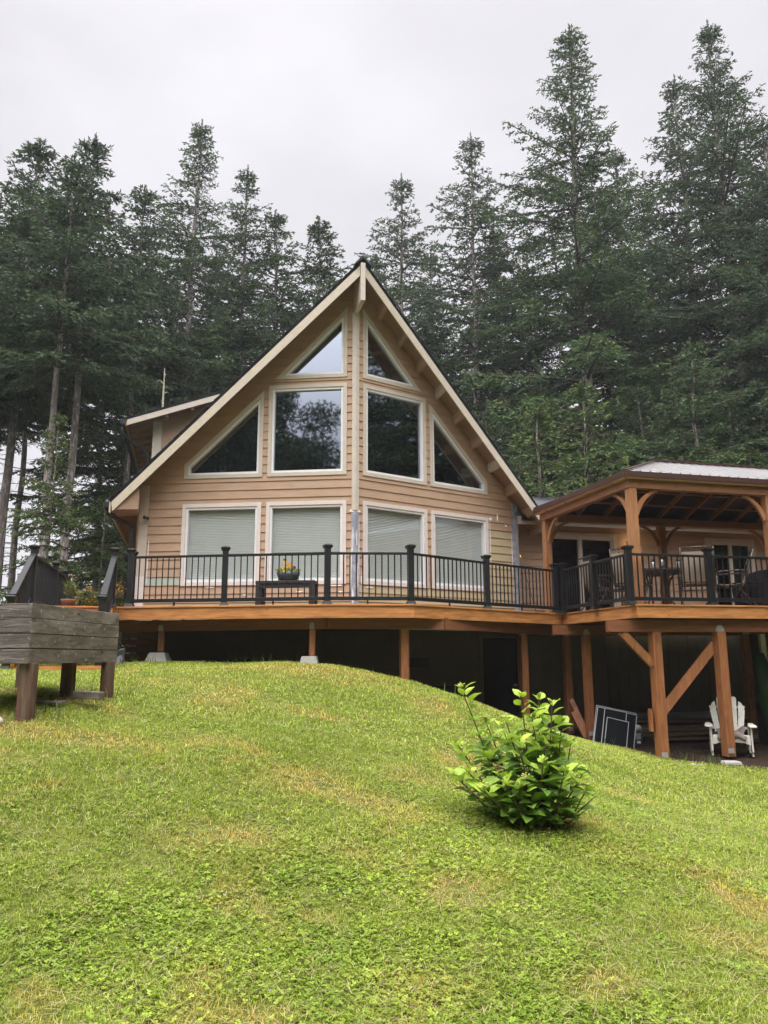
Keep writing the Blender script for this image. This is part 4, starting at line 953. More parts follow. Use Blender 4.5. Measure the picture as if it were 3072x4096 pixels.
for k, (x, z, m_) in enumerate([(.02, .27, pet1), (-.03, .26, pet1), (-.04, .34, pet2), (-.05, .37, pet3), (.12, .23, pet3), (.05, .29, pet1), (-.13, .22, pet2), (-.07, .20, pet2)]):
    c = G(x, -.06, z); flower(c, .033, m_, o, seed=k)
    MB().tube([G(x*.8, -.03, .14), c+Vector((0, .01, 0))], .003, 5).build('flower_stem', mat('stem_green', (.06, .10, .02)), o)
# pole leaning in the corner
o = thing('extension_pole', 'thin black pole with yellow ends leaning in the corner by the sliding door', 'pole', (2.96, 15.85, DZ))
p, q = Vector((3.12, 15.65, .86)), Vector((2.93, 16.25, 2.15)); MB().tube([p, p.lerp(q, .96)], .011, 8).build('shaft', blackg, o)
MB().tube([p.lerp(q, .96), q], .012, 8).build('grip', yel, o); MB().tube([p-Vector((0, 0, .01)), p.lerp(q, .03)], .018, 8).build('foot', yel, o)
# potted shrub beside the stairs
def shrub(name, label, cat, loc, rad, h, n, col, seed, ln=(.04, .09), wf=.4, pot=None, group=None, stems=12):
    o = thing(name, label, cat, loc, 0, group); r = np.random.RandomState(seed)
    mb = MB()
    tips = []
    for k in range(stems):
        a = r.uniform(0, 2*PI); q = math.sqrt(r.uniform(0, 1))*.8; top = Vector(loc)+Vector((q*rad*math.cos(a), q*rad*math.sin(a), h*r.uniform(.6, 1)))
        b_ = Vector(loc)+Vector((q*rad*.15*math.cos(a), q*rad*.15*math.sin(a), 0)); mb.tube([b_, b_.lerp(top, .5)+Vector((0, 0, .05*h)), top], [.012*h, .008*h, .003], 5); tips.append((b_, top))
    mb.build('stems', limbm, o)
    k = r.randint(0, stems, n); t = r.beta(2.5, 1.2, n); B = np.array([list(x[0]) for x in tips]); T = np.array([list(x[1]) for x in tips])
    cent = B[k]*(1-t[:, None])+T[k]*t[:, None]+r.normal(0, 1, (n, 3))*np.array([rad*.2, rad*.2, h*.09]); d = unit(r.normal(0, 1, (n, 3))+np.array([0, 0, .6]))
    ll = r.uniform(ln[0], ln[1], n)
    leaves_obj('foliage', cent, d, ll, ll*wf, np.tile(np.array([col]), (n, 1)), .3, seed+1, o, loc)
    if pot:
        lo_ = Vector(loc); MB().tube([lo_-Vector((0, 0, pot)), lo_-Vector((0, 0, pot*.2)), lo_], [rad*.55, rad*.75, rad*.75], 14).build('pot', pot_m, o, smooth=True)
    return o
pot_m = mat('terracotta_box', (.22, .10, .06), .8, .2, 8)
shrub('potted_shrub', 'small potted green shrub standing on the deck beside the left railing', 'shrub', (-5.34, 12.9, .98), .17, .30, 700, (.13, .17, .03), 21, (.02, .045), .4, pot=.13)
shrub('potted_plant', 'spiky potted seedling at the deck edge beside the potted shrub', 'plant', (-5.12, 12.72, .86), .06, .26, 60, (.22, .22, .06), 22, (.05, .1), .2, stems=5)
# ================================================================ raised planter
pb = thing('raised_planter', 'weathered grey timber raised planter box standing on posts', 'planter box', (-3.8, 7.7, -.5))
A_, B_, C_ = Vector((-3.225, 7.0)), Vector((-3.01, 8.7)), Vector((-4.15, 7.10))
D_ = C_+(B_-A_)
zt_, zb_ = .50, -.05
def side_boards(p, q, m, name, n=4, grain=0):
    d = (q-p).normalized(); nrm = Vector((d.y, -d.x)); cen = (A_+B_+C_+D_)/4
    if nrm.dot((p+q)/2-cen) < 0: nrm = -nrm
    for k in range(n):
        h = (zt_-zb_)/n; z0, z1 = zb_+k*h+.003, zb_+(k+1)*h-.003; j = .004*((k*37) % 3-1)
        mb = MB(); a, b_ = p, q; nn = nrm*(.0+j); mm = nrm*(-.04)
        v = lambda P_, o_, z: (P_.x+o_.x, P_.y+o_.y, z)
        w1, w2 = rnd.uniform(-.004, .004), rnd.uniform(-.004, .004)
        mb.hexa([v(a, nn, z0+w1), v(b_, nn, z0+w2), v(b_, mm, z0), v(a, mm, z0), v(a, nn, z1), v(b_, nn, z1), v(b_, mm, z1), v(a, mm, z1)]); mb.build(name, m, pb, bevel=.004)
side_boards(C_, A_, greyw2, 'front_board'); side_boards(A_, B_, greyw, 'side_board'); side_boards(D_, B_, greyw, 'back_board'); side_boards(C_, D_, greyw, 'side_board')
mb = MB(); mb.poly([(A_.x-.04, A_.y+.04, .43), (B_.x-.04, B_.y-.04, .43), (D_.x+.04, D_.y-.04, .43), (C_.x+.04, C_.y+.04, .43)]); mb.poly([(A_.x-.04, A_.y+.04, 0), (B_.x-.04, B_.y-.04, 0), (D_.x+.04, D_.y-.04, 0), (C_.x+.04, C_.y+.04, 0)]); mb.build('soil', soilm, pb)
for (x, y, w_, m_) in ((-3.265, 7.12, .125, redpost), (-3.40, 8.35, .12, greyw2), (-3.05, 8.55, .115, greyw2), (-4.05, 7.3, .12, redpost), (-4.0, 8.6, .12, greyw2)):
    MB().box(x-w_/2, x+w_/2, y-w_/2, y+w_/2, g(x, y)-.2, -.04, F=W).build('post', redpost if m_ is redpost else redpost, pb, bevel=.008)
def rock(name, label, loc, s, m, seed, group=None):
    rg = np.random.RandomState(seed); import bmesh
    bm_ = bmesh.new(); bmesh.ops.create_icosphere(bm_, subdivisions=3, radius=1)
    ph = rg.uniform(0, 6, 9)
    for v in bm_.verts:
        c = v.co; k = 1+.16*math.sin(c.x*2.3+ph[0])+.13*math.sin(c.y*2.9+ph[1])+.1*math.sin(c.z*4+ph[2])+.05*math.sin(c.x*7+c.y*6+ph[3]); c *= k; c.x *= s[0]; c.y *= s[1]; c.z = max(c.z*s[2], -s[2]*.5)
    me = bpy.data.meshes.new(name); bm_.to_mesh(me); bm_.free(); me.materials.append(m); me.polygons.foreach_set('use_smooth', [True]*len(me.polygons))
    o = bpy.data.objects.new(name, me); COL.objects.link(o); o.location = loc; return tag(o, label, 'rock', group)
rock('rock', 'pale rounded rock at the foot of the nearest planter post', (-3.40, 6.85, g(-3.4, 6.85)+.02), (.085, .06, .07), rockm, 1)
rock('rock', 'small white stone in the grass below the pergola posts', (4.80, 12.3, -1.67), (.05, .05, .03), rockm, 2)
rock('rock', 'flat brownish stone right of the small white stone', (4.93, 12.35, -1.67), (.08, .05, .02), rockm, 3)
o = MB().beam((-3.15, 7.95, -.36), (-2.86, 7.88, -.375), .11, .075).build('timber_offcut', greyw, bevel=.006); tag(o, 'short grey timber offcut lying in the grass under the raised planter', 'offcut')
o = MB().beam((-3.48, 7.75, -.425), (-3.15, 7.65, -.42), .14, .02).build('scrap_board', greyw2, bevel=.004); tag(o, 'dark flat scrap board in the grass beside the timber offcut', 'board')
o = MB().prism([(-4.34, 12.2, -.14), (-4.17, 12.15, -.14), (-4.13, 12.2, -.04), (-4.16, 12.25, .05), (-4.14, 12.25, .14), (-4.20, 12.25, .15), (-4.26, 12.2, .06), (-4.31, 12.2, .0)], (0, .12, .01)).build('soil_bag', mat('plastic_bag', (.07, .075, .08), .35, .4, 14, bump=.6), smooth=False, bevel=.02)
tag(o, 'crumpled grey plastic bag at the corner beneath the deck', 'bag')
# ================================================================ things stored under the deck
def frame_screen(tl, tr, bl, label, th=.012, fw=.011):
    tl, tr, bl = Vector(tl), Vector(tr), Vector(bl); br = tr+bl-tl; n = (tr-tl).cross(bl-tl).normalized()
    if n.y > 0: n = -n
    c = (tl+tr+bl+br)/4; o = thing('window_screen', label, 'screen', (c.x, c.y, min(bl.z, br.z)), 0, 'window screens leaning under the deck')
    u = (tr-tl).normalized()*fw; v = (bl-tl).normalized()*fw
    MB().ring([tl, tr, br, bl], [tl+u+v, tr-u+v, br-u-v, bl+u-v], n*th).build('frame', alu, o)
    MB().poly([tl+u+v+n*th*.5, tr-u+v+n*th*.5, br-u-v+n*th*.5, bl+u-v+n*th*.5]).build('mesh', screen, o)
frame_screen((3.90, 14.42, -.88), (4.62, 14.42, -1.03), (3.68, 14.05, -1.62), 'largest aluminium window screen, at the back of the leaning stack')
frame_screen((3.89, 14.30, -.90), (4.60, 14.30, -1.05), (3.67, 13.98, -1.62), 'second large window screen, just in front of the biggest one')
frame_screen((4.00, 14.24, -.92), (4.40, 14.24, -1.00), (3.80, 13.93, -1.60), 'tall narrow window screen in the middle of the leaning stack')
frame_screen((4.00, 14.12, -1.07), (4.39, 14.12, -1.16), (3.83, 13.86, -1.62), 'smallest window screen at the front of the leaning stack')
o = thing('cooler_jug', 'teal drinks cooler with pale lid behind the window screens', 'cooler', (4.72, 14.85, -1.64)); F = local_builder((4.72, 14.85, -1.64), .1)
MB().tube([F(0, 0, 0), F(0, 0, .02), F(0, 0, .26), F(0, 0, .28)], [.12, .135, .135, .12], 18).build('body', tealm, o, smooth=True)
MB().tube([F(0, 0, .28), F(0, 0, .33), F(0, 0, .37)], [.125, .125, .09], 18).build('lid', rockm, o, smooth=True)
MB().box(-.03, .03, -.165, -.13, .05, .09, F=F).build('tap', white, o)
MB().box(-.05, .05, -.142, -.134, .12, .23, F=F).build('label_plate', alu, o)
def leaning(p, q, w_, h_, label, m=woodv):
    o = thing('leaning_board', label, 'board', p, 0, 'boards leaning on the posts'); MB().beam(p, q, w_, h_, up=Vector((0, 1, 0))).build('plank', m, o)
    p, q = Vector(p), Vector(q); d = (q-p).normalized(); MB().beam(q, q+d*.004, w_*.98, h_*.98, up=Vector((0, 1, 0))).build('sawn_end', yend, o)
leaning((4.02, 15.5, -1.60), (3.76, 15.75, -.86), .09, .09, 'taller leaning timber with a yellow sawn end between two posts')
leaning((3.95, 15.45, -1.60), (3.74, 15.6, -1.10), .09, .16, 'shorter thick leaning timber between two posts')
rg = random.Random(11)
for k in range(14):
    x0 = 4.75+rg.uniform(-.1, .5); x1 = x0+rg.uniform(1.0, 2.4); y0 = 15.0+rg.uniform(0, 1.2); lay = k//4; z = -1.58+lay*.10+rg.uniform(0, .02)
    o = MB().beam((x0, y0, z), (x1, y0+rg.uniform(-.15, .3), z+rg.uniform(-.02, .05)), rg.choice([.14, .19, .09]), .045).build('lumber_board', lumber)
    tag(o, 'old board in the lumber pile lying under the deck behind the pergola posts', 'board', 'boards of the lumber pile under the deck')
# rocking adirondack chair
rc_loc = (5.97, 13.62, g(5.97, 13.6)-.005); rz = -.36
o = thing('rocking_chair', 'worn white wooden slatted rocking chair under the deck', 'chair', rc_loc, rz); F = local_builder(rc_loc, rz)
tops = [.90, .98, 1.01, .98, .90]
for k in range(5):
    x = (k-2)*.118; xb = (k-2)*.088; mb = MB(); w_ = .044; top = tops[k]
    def bk(z): return .10+(z-.33)*.32
    pts = [(xb-w_, .33), (xb+w_, .33), (x+w_, top-.04), (x+w_*.75, top-.012), (x+.0, top), (x-w_*.75, top-.012), (x-w_, top-.04)]
    if k == 0: pts = [(xb-w_, .33), (xb+w_, .33), (x+w_, top), (x+.0, top-.03), (x-w_*.8, top-.1), (x-w_, top-.16)]
    if k == 4: pts = [(xb-w_, .33), (xb+w_, .33), (x+w_, top-.16), (x+w_*.8, top-.1), (x+.0, top-.03), (x-w_, top)]
    mb.prism([F(a, bk(z), z) for a, z in pts], F(0, .018, 0)-F(0, 0, 0)); mb.build('back_slat', adir, o)
for z in (.45, .80):
    y = .10+(z-.33)*.32+.03; MB().box(-.29, .29, y, y+.022, z-.02, z+.02, F=F).build('back_rail', adir, o)
for k in range(6): y = -.36+k*.078; MB().box(-.27, .27, y, y+.065, .355-.09*k/6, .375-.09*k/6, F=F).build('seat_slat', adir, o)
MB().prism([F(-.29, -.385, .36), F(.29, -.385, .36), F(.29, -.385, .22), F(.2, -.385, .25), F(0, -.385, .27), F(-.2, -.385, .25), F(-.29, -.385, .22)], F(0, .02, 0)-F(0, 0, 0)).build('apron', adir, o)
for sx in (-1, 1):
    x = sx*.31
    MB().box(x-.012, x+.012, -.40, -.31, .04, .51, F=F).build('front_leg', adir, o)
    MB().beam(F(x-sx*.03, -.37, .33), F(x-sx*.03, .40, .10), .022, .09).build('seat_rail', adir, o)
    MB().beam(F(x, .20, .05), F(x, .25, .50), .022, .07).build('rear_leg', adir, o)
    n = 8; up_, lo_ = [], []
    for k in range(n+1): t = k/n; y = -.45+1.0*t; z = .0+.12*(2*t-1)**2*1.0; up_.append(F(x-.012, y, z+.055)); lo_.append(F(x-.012, y, z))
    MB().prism(lo_+up_[::-1], F(.024, 0, 0)-F(0, 0, 0)).build('rocker', adir, o)
    xa = sx*.34
    MB().prism([F(xa-.055, -.47, .51), F(xa+.055, -.47, .51), F(xa+.065, -.3, .51), F(xa+.04, .25, .51), F(xa-.03, .25, .51), F(xa-.065, -.3, .51)], (0, 0, .024)).build('armrest', adir, o, bevel=.004)
mb = MB(); nx2, ny2 = 14, 12; rr_ = np.random.RandomState(9); base = []
for j in range(ny2):
    for i in range(nx2):
        u, v = i/(nx2-1)-.5, j/(ny2-1); y = -.44+v*.52; z = .395-.06*v + .12*v*v + .035*math.sin(u*9+v*3)+.02*math.sin(v*11+u*4)-max(0, .1-v)*.9
        base.append(F(u*.44+.02*math.sin(v*9), y, z+.01))
b0 = mb._a(base)
for j in range(ny2-1):
    for i in range(nx2-1): q = b0+j*nx2+i; mb.f.append((q, q+1, q+nx2+1, q+nx2)); mb.m.append(0)
co = mb.build('seat_blanket', cloth, smooth=True); sol = co.modifiers.new('thick', 'SOLIDIFY'); sol.thickness = .025
tag(co, 'folded brown cloth lying on the seat of the white rocking chair', 'cloth')
o = MB().hexa([(5.38, 12.55, -1.78), (5.74, 12.6, -1.78), (5.72, 12.8, -1.78), (5.36, 12.75, -1.78), (5.40, 12.57, -1.645), (5.68, 12.62, -1.65), (5.66, 12.78, -1.65), (5.39, 12.73, -1.64)]).build('concrete_block', conc, bevel=.02)
tag(o, 'half buried concrete block in front of the white rocking chair', 'block')
o = thing('canoe', 'dark green canoe hull standing on end at the right edge below the deck', 'canoe', (7.25, 14.7, -1.65)); mb = MB()
prev = None; secs = []
for k in range(9):
    t = k/8; z = .05-t*1.7; x = 7.12+t*.38; w_ = .10+.16*math.sin(min(1, t*1.3)*PI/2)
    secs.append(mb._a([(x+w_*math.cos(a), 14.75+w_*.8*math.sin(a), z) for a in [PI+PI*i/10 for i in range(11)]]))
for r0, r1 in zip(secs, secs[1:]):
    for k in range(10): mb.f.append((r0+k, r0+k+1, r1+k+1, r1+k)); mb.m.append(0)
ho = mb.build('hull', greenm, o, smooth=True); so = ho.modifiers.new('s', 'SOLIDIFY'); so.thickness = .012
o = MB().beam((7.30, 14.9, .42), (7.36, 14.9, -1.7), .09, .09, up=Vector((0, 1, 0))).build('white_post', adir); tag(o, 'white painted post at the right edge behind the green canoe', 'post')

#@@PLANTS
# ================================================================ hydrangea
hx, hy = 1.22, 6.12; hz = g(hx, hy); print('hydrangea base', hz)
hyd = thing('hydrangea_bush', 'leafy green hydrangea bush growing alone on the lawn slope', 'bush', (hx, hy, hz)); r = np.random.RandomState(31)
targets = [(.60, .0, -.24, 0), (1.07, .0, -.30, 0), (1.22, .05, -.32, 0), (1.30, -.05, -.36, 0), (.80, .1, -.50, 0), (.93, -.1, -.48, 0), (1.38, .0, -.50, 0), (.56, -.05, -.66, 0), (1.45, .05, -.68, 0), (1.12, -.15, -.45, 0), (1.25, .15, -.42, 0),
           (.62, -.2, -.84, 0), (1.50, -.1, -.86, 0), (1.0, -.25, -.60, 0), (.75, .2, -.62, 0), (1.35, .2, -.62, 0), (.95, .25, -.55, 0), (.70, -.3, -.95, 0), (1.15, -.35, -.75, 0), (1.40, -.3, -.92, 0), (.85, -.35, -.86, 0), (1.0, .1, -.66, 0),
           (1.2, -.2, -.62, 0), (1.55, .0, -1.0, 0), (.55, .1, -.92, 0), (1.3, -.35, -.82, 0), (.98, -.38, -.92, 0), (1.08, .3, -.7, 0), (.78, -.05, -.72, 0), (1.33, .05, -.78, 0)]
mb = MB(); cents, dirs_, ln_, wd_, cl_ = [], [], [], [], []; heads = []
for ti, (tx, dy, tz, _) in enumerate(targets):
    tz = tz+(-1.22-hz)*0; T = Vector((tx, hy+dy, tz)); b_ = Vector((hx+r.normal(0, .05), hy+r.normal(0, .05), hz-.02)); L_ = (T-b_).length
    mid = b_.lerp(T, .45)+Vector(((tx-hx)*.18, dy*.15, -.02)); pts = [b_, b_.lerp(mid, .6), mid, mid.lerp(T, .5)+Vector((0, 0, .01)), T]
    mb.tube(pts, [.009, .008, .007, .0055, .004], 6)
    nn = max(4, int(L_/.062)); ph = r.uniform(0, PI)
    for j in range(nn):
        t = .22+.78*(j+.5)/nn
        q = t*(len(pts)-1); i = min(int(q), len(pts)-2); c = pts[i].lerp(pts[i+1], q-i)
        for s_ in (0, 1):
            if r.uniform() < .06: continue
            a = ph+j*PI/2+s_*PI+r.normal(0, .25); elev = .15+.75*(t**3)*(r.uniform(.6, 1.2))-.25*(1-t)
            d = Vector((math.cos(a), math.sin(a), elev)); cents.append(list(c+d.normalized()*.02)); dirs_.append(list(d)); l = r.uniform(.085, .175)*(1-.3*(t > .9)); ln_.append(l); wd_.append(l*r.uniform(.58, .76))
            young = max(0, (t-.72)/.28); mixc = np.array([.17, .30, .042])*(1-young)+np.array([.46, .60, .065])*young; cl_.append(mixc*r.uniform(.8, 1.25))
    for k in range(7):
        a = r.uniform(0, 2*PI); d = Vector((math.cos(a), math.sin(a), r.uniform(.6, 1.6))); cents.append(list(T)); dirs_.append(list(d)); l = r.uniform(.035, .07); ln_.append(l); wd_.append(l*.5); cl_.append(np.array([.34, .46, .06])*r.uniform(.8, 1.2))
for tx, ty, tz in ((1.60, hy-.05, -1.04), (1.50, hy-.15, -1.12), (.52, hy-.1, -.95)):
    b_ = Vector((hx+.05, hy, hz+.02)); T = Vector((tx, ty, tz)); mb.tube([b_, b_.lerp(T, .5)-Vector((0, 0, .05)), T], [.008, .006, .003], 6)
mb.build('stems', mat('woody_stem', (.10, .065, .035), .8, .3, 20), hyd)
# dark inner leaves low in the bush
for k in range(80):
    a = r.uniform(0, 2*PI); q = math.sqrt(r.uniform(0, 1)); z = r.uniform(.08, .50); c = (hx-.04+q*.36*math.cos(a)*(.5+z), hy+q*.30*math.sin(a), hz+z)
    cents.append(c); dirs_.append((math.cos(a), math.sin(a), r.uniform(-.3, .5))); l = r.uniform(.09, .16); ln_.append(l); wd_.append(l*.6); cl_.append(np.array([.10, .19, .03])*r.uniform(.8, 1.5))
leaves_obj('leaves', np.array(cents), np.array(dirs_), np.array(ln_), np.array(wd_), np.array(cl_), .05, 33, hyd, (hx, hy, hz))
budm = mat('pale_bud', (.50, .50, .12), .6, .2, 30); deadm = mat('dried_flower', (.13, .05, .03), .8, .3, 30)
for (x, dy, z, m_) in ((.60, -.01, -.22, budm), (.80, .08, -.47, budm), (.93, -.1, -.45, budm), (.70, -.3, -.93, budm), (.76, -.3, -.92, budm), (1.02, -.33, -.86, budm), (.82, -.33, -.80, deadm)):
    mb = MB()
    for k in range(26):
        c = Vector((x, hy+dy, z))+Vector((r.normal(0, .018), r.normal(0, .014), r.normal(0, .009))); mb.tube([c, c+Vector((0, 0, .005)), c+Vector((0, 0, .009))], [.002, .006, .002], 5)
    mb.build('flower_head', m_, hyd)
# ================================================================ conifers
def tube_np(P, R, n=7):
    P = np.array(P); k = len(P); a = np.linspace(0, 2*PI, n, endpoint=False); d = np.gradient(P, axis=0); d = unit(d)
    ref = np.array([1., 0, 0]) if abs(d[0, 0]) < .9 else np.array([0, 1., 0]); s = unit(np.cross(d, ref)); u = np.cross(d, s)
    V = P[:, None]+(s[:, None]*np.cos(a)[None, :, None]+u[:, None]*np.sin(a)[None, :, None])*np.array(R)[:, None, None]
    I = np.arange(k*n).reshape(k, n); J = np.roll(I, -1, 1); F_ = np.stack([I[:-1].ravel(), J[:-1].ravel(), J[1:].ravel(), I[1:].ravel()], 1); return V.reshape(-1, 3), F_
def conifer(seed, H_, R_, cb, nb, droop=.25, dens=1.0, shape=.85, young=.10, dead=14, trunk_r=.2, sprig=.17, base_c=(.058, .086, .046)):
    r = np.random.RandomState(seed); TV, TF, LV, LF = [], [], [], []; off = 0
    zz = np.linspace(0, H_, 16); wob = np.cumsum(r.normal(0, .04, (16, 2)), 0); P = np.stack([wob[:, 0], wob[:, 1], zz], 1); rad = trunk_r*(1-zz/H_)**.8+.015; rad[0] *= 1.25
    V, F_ = tube_np(P, rad, 10); TV.append(V); TF.append(F_); off = len(V)
    trunk_at = lambda z: np.array([np.interp(z, zz, wob[:, 0]), np.interp(z, zz, wob[:, 1]), z])
    loff = 0; C, D, Ls, cc = [], [], [], []
    az = 0; h = cb*H_; hs = cb*H_+(H_-cb*H_)*np.sort(r.uniform(0, 1, nb)**.86); wh = .021*H_; hs = np.minimum(np.round(hs/wh)*wh+r.normal(0, .05*wh/.4, nb), H_*.972)
    sector = r.uniform(.65, 1.2, 12)
    for h in hs:
        t = (h-cb*H_)/(H_-cb*H_); az = (az+2.4+r.normal(0, .35)) % (2*PI); Lb = R_*(1-t)**shape*r.uniform(.72, 1.12)*sector[int(az/(2*PI)*12) % 12]*(1+.35*math.sin(h*5.1+seed)*(t < .8))+.14
        Lb *= min(1, .5+t*4)
        el = -.12+.62*t**1.5+r.normal(0, .08); dh = np.array([math.cos(az), math.sin(az), 0]); s = np.linspace(0, 1, 7)
        base = trunk_at(h); pts = base+dh*(Lb*s)[:, None]*math.cos(el)+np.array([0, 0, 1])*(Lb*(s*math.sin(el)-droop*(1-t)*s*s+droop*.55*(1-t)*s**4))[:, None]
        V, F_ = tube_np(pts, .012+.035*(Lb/3.5)*(1-s*.85), 5); LV.append(V); LF.append(F_+loff); loff += len(V)
        nbr = int(max(5, Lb/.17)); ss = np.linspace(.10 if t > .3 else .22, 1, nbr)
        for j, q in enumerate(ss):
            c = np.array([np.interp(q, s, pts[:, i]) for i in range(3)]); sd_ = 1 if j % 2 else -1
            l = (.36*Lb*(1-q)**.7+.20)*r.uniform(.6, 1.1)*min(1, .4+q*2); ang = sd_*r.uniform(.6, 1.15)*(1-.35*q)
            d = np.array([dh[0]*math.cos(ang)-dh[1]*math.sin(ang), dh[0]*math.sin(ang)+dh[1]*math.cos(ang), r.normal(-.16, .14)+.25*t]); m = int(max(4, l*24*dens)); v = r.uniform(0, 1, m)
            Cb = c+d*(l*v)[:, None]; Cb[:, 2] -= .12*l*v*v*2
            dd = d[None]*r.uniform(.4, 1.0, (m, 1))+np.cross(d, [0, 0, 1])[None]*r.normal(0, .75, (m, 1))+np.array([0, 0, 1])[None]*r.normal(-.12, .38, (m, 1))
            C.append(Cb); D.append(dd); tipness = np.clip((q-.55)*1.4, 0, 1)*v; Ls.append(r.uniform(.6, 1.4, m)*sprig); cc.append(tipness*r.uniform(.3, 1, m))
    m = 160; v = r.uniform(0, 1, m); C.append(np.stack([np.full(m, wob[-1, 0]), np.full(m, wob[-1, 1]), H_-1.3*v*H_/19], 1)); D.append(np.stack([r.normal(0, 1, m)*(.3+v), r.normal(0, 1, m)*(.3+v), 1.0-.6*v], 1)); Ls.append(np.full(m, sprig*.9)); cc.append(np.zeros(m))
    for k in range(dead):     # dead twigs on the bare bole
        h = r.uniform(.12, max(cb, .2))*H_; a = r.uniform(0, 2*PI); l = r.uniform(.4, 1.6); b0 = trunk_at(h); s = np.linspace(0, 1, 4)
        pts = b0+np.array([math.cos(a), math.sin(a), 0])*(l*s)[:, None]+np.array([0, 0, 1])*(-.25*l*s*s+.1*s)[:, None]; V, F_ = tube_np(pts, .018*(1-s*.85), 4); LV.append(V); LF.append(F_+loff); loff += len(V)
    C = np.concatenate(C); D = unit(np.concatenate(D)); Ls = np.concatenate(Ls); cc = np.concatenate(cc); n = len(C)
    side = unit(np.cross(D, r.normal(0, 1, (n, 3)))); wd = Ls*.17
    V4 = np.stack([C, C+D*(Ls*.55)[:, None]+side*wd[:, None], C+D*Ls[:, None], C+D*(Ls*.45)[:, None]-side*wd[:, None]], 1).reshape(-1, 3)
    F4 = np.arange(n*4).reshape(n, 4)
    base = np.array([base_c]); yg = np.array([[.19, .235, .05]]); f = np.clip(cc*young*4, 0, 1)[:, None]; tint = (base*(1-f)+yg*f)*r.uniform(.65, 1.45, (n, 1)); old = r.uniform(0, 1, n) < .04; tint[old] = (.10, .075, .035)
    return (np.concatenate(TV), np.concatenate(TF)), (np.concatenate(LV), np.concatenate(LF)), (V4, F4, np.repeat(tint, 4, 0)), H_
def mk_mesh(name, V, F_, m, tint=None, smooth=False):
    o = np_mesh(name, V, F_, m, tint, None, smooth); me = o.data; bpy.data.objects.remove(o); return me
PROTO = []
specs = [  # seed,H,R,crown base,branches,droop,dens,shape,young,dead,trunk
 (1, 19, 5.0, .46, 140, .34, 2.1, .92, .10, 30, .17), (2, 19, 4.4, .38, 145, .42, 2.1, .95, .13, 26, .16), (3, 19, 3.7, .50, 125, .30, 2.1, .9, .10, 34, .15),
 (4, 30, 8.6, .14, 250, .34, 1.7, .92, .16, 22, .30), (5, 30, 7.8, .18, 240, .42, 1.7, .92, .10, 18, .28), (6, 25, 6.4, .18, 190, .38, 1.8, .9, .13, 16, .22),
 (7, 12, 4.6, .05, 150, .45, 2.0, .85, .16, 4, .13), (8, 9, 3.3, .04, 120, .42, 2.2, .85, .34, 2, .10)]
for i, s in enumerate(specs):
    (tv, tf), (lv, lf), (v4, f4, tt), Hh = conifer(s[0], s[1], s[2], s[3], s[4], s[5], s[6], s[7], s[8], s[9], s[10], sprig=.155 if s[1] > 15 else .13, base_c=(.068, .108, .032) if i == 7 else ((.056, .098, .036) if i in (1, 3, 6) else (.056, .092, .044)))
    PROTO.append((mk_mesh('trunk', tv, tf, bark, smooth=True), mk_mesh('limbs', lv, lf, limbm), mk_mesh('crown', v4, f4, needle, tt), Hh)); print('proto', i, len(f4))
def broadleaf(seed, H_=12., R_=4.):
    r = np.random.RandomState(seed); TV, TF, off = [], [], 0
    z = np.linspace(0, H_*.75, 8); V, F_ = tube_np(np.stack([np.sin(z*.4)*.2, np.cos(z*.3)*.2-.2, z], 1), .22*(1-z/H_)+.02, 9); TV.append(V); TF.append(F_); off = len(V); cc = []
    for k in range(46):
        h = r.uniform(.3, .98)*H_; a = r.uniform(0, 2*PI); l = R_*math.sin(min(1, (1.08-h/H_)*1.6)*PI/2)*r.uniform(.35, 1); e = np.array([math.cos(a)*l, math.sin(a)*l, h]); b0 = np.array([0, 0, h*.62]); s = np.linspace(0, 1, 5)[:, None]
        P = b0*(1-s)+e*s+np.array([0, 0, 1])*np.sin(s*PI)*.3; V, F_ = tube_np(P, .05*(1-s[:, 0]*.8), 5); TV.append(V); TF.append(F_+off); off += len(V); cc.append(e)
    cc = np.array(cc); n = 60000; i = r.randint(0, len(cc), n); C = cc[i]+unit(r.normal(0, 1, (n, 3)))*(r.uniform(.1, 1, (n, 1))**.5)*np.array([1.0, 1.0, .7]); D = unit(r.normal(0, 1, (n, 3))); side = unit(np.cross(D, r.normal(0, 1, (n, 3)))); L_ = r.uniform(.09, .16, (n, 1))
    V4 = np.stack([C, C+D*L_*.5+side*L_*.3, C+D*L_, C+D*L_*.5-side*L_*.3], 1).reshape(-1, 3); t = np.array([[.05, .085, .03]])*r.uniform(.6, 1.5, (n, 1))
    return (np.concatenate(TV), np.concatenate(TF)), (V4, np.arange(n*4).reshape(n, 4), np.repeat(t, 4, 0))
(_t, _c) = broadleaf(3); BL = (mk_mesh('trunk', _t[0], _t[1], bark, smooth=True), mk_mesh('crown', _c[0], _c[1], needle, _c[2]))
for x, y, s, lb in ((-9.0, -10, 1.0, 'round crowned broadleaf tree mirrored in the centre of the large left upper window'), (-12.6, -9.5, 1.50, 'tallest broadleaf tree mirrored at the left side of the large left upper window'), (-6.2, -12, .98, 'broadleaf tree mirrored at the right side of the large left upper window'),
        (-17, -9, 1.9, 'broadleaf tree mirrored in the left trapezoid upper window'), (-22, -5, 1.9, 'broadleaf tree mirrored at the pointed end of the left trapezoid window')):
    o = thing('broadleaf_tree', lb, 'tree', (x, y, -1.7), x*3, 'trees mirrored in the upper windows'); o.scale = (s, s, s)
    for nm, me in zip(('trunk', 'crown'), BL): c = bpy.data.objects.new(nm, me); COL.objects.link(c); c.parent = o
ordn = ['first', 'second', 'third', 'fourth', 'fifth', 'sixth', 'seventh', 'eighth', 'ninth', 'tenth']
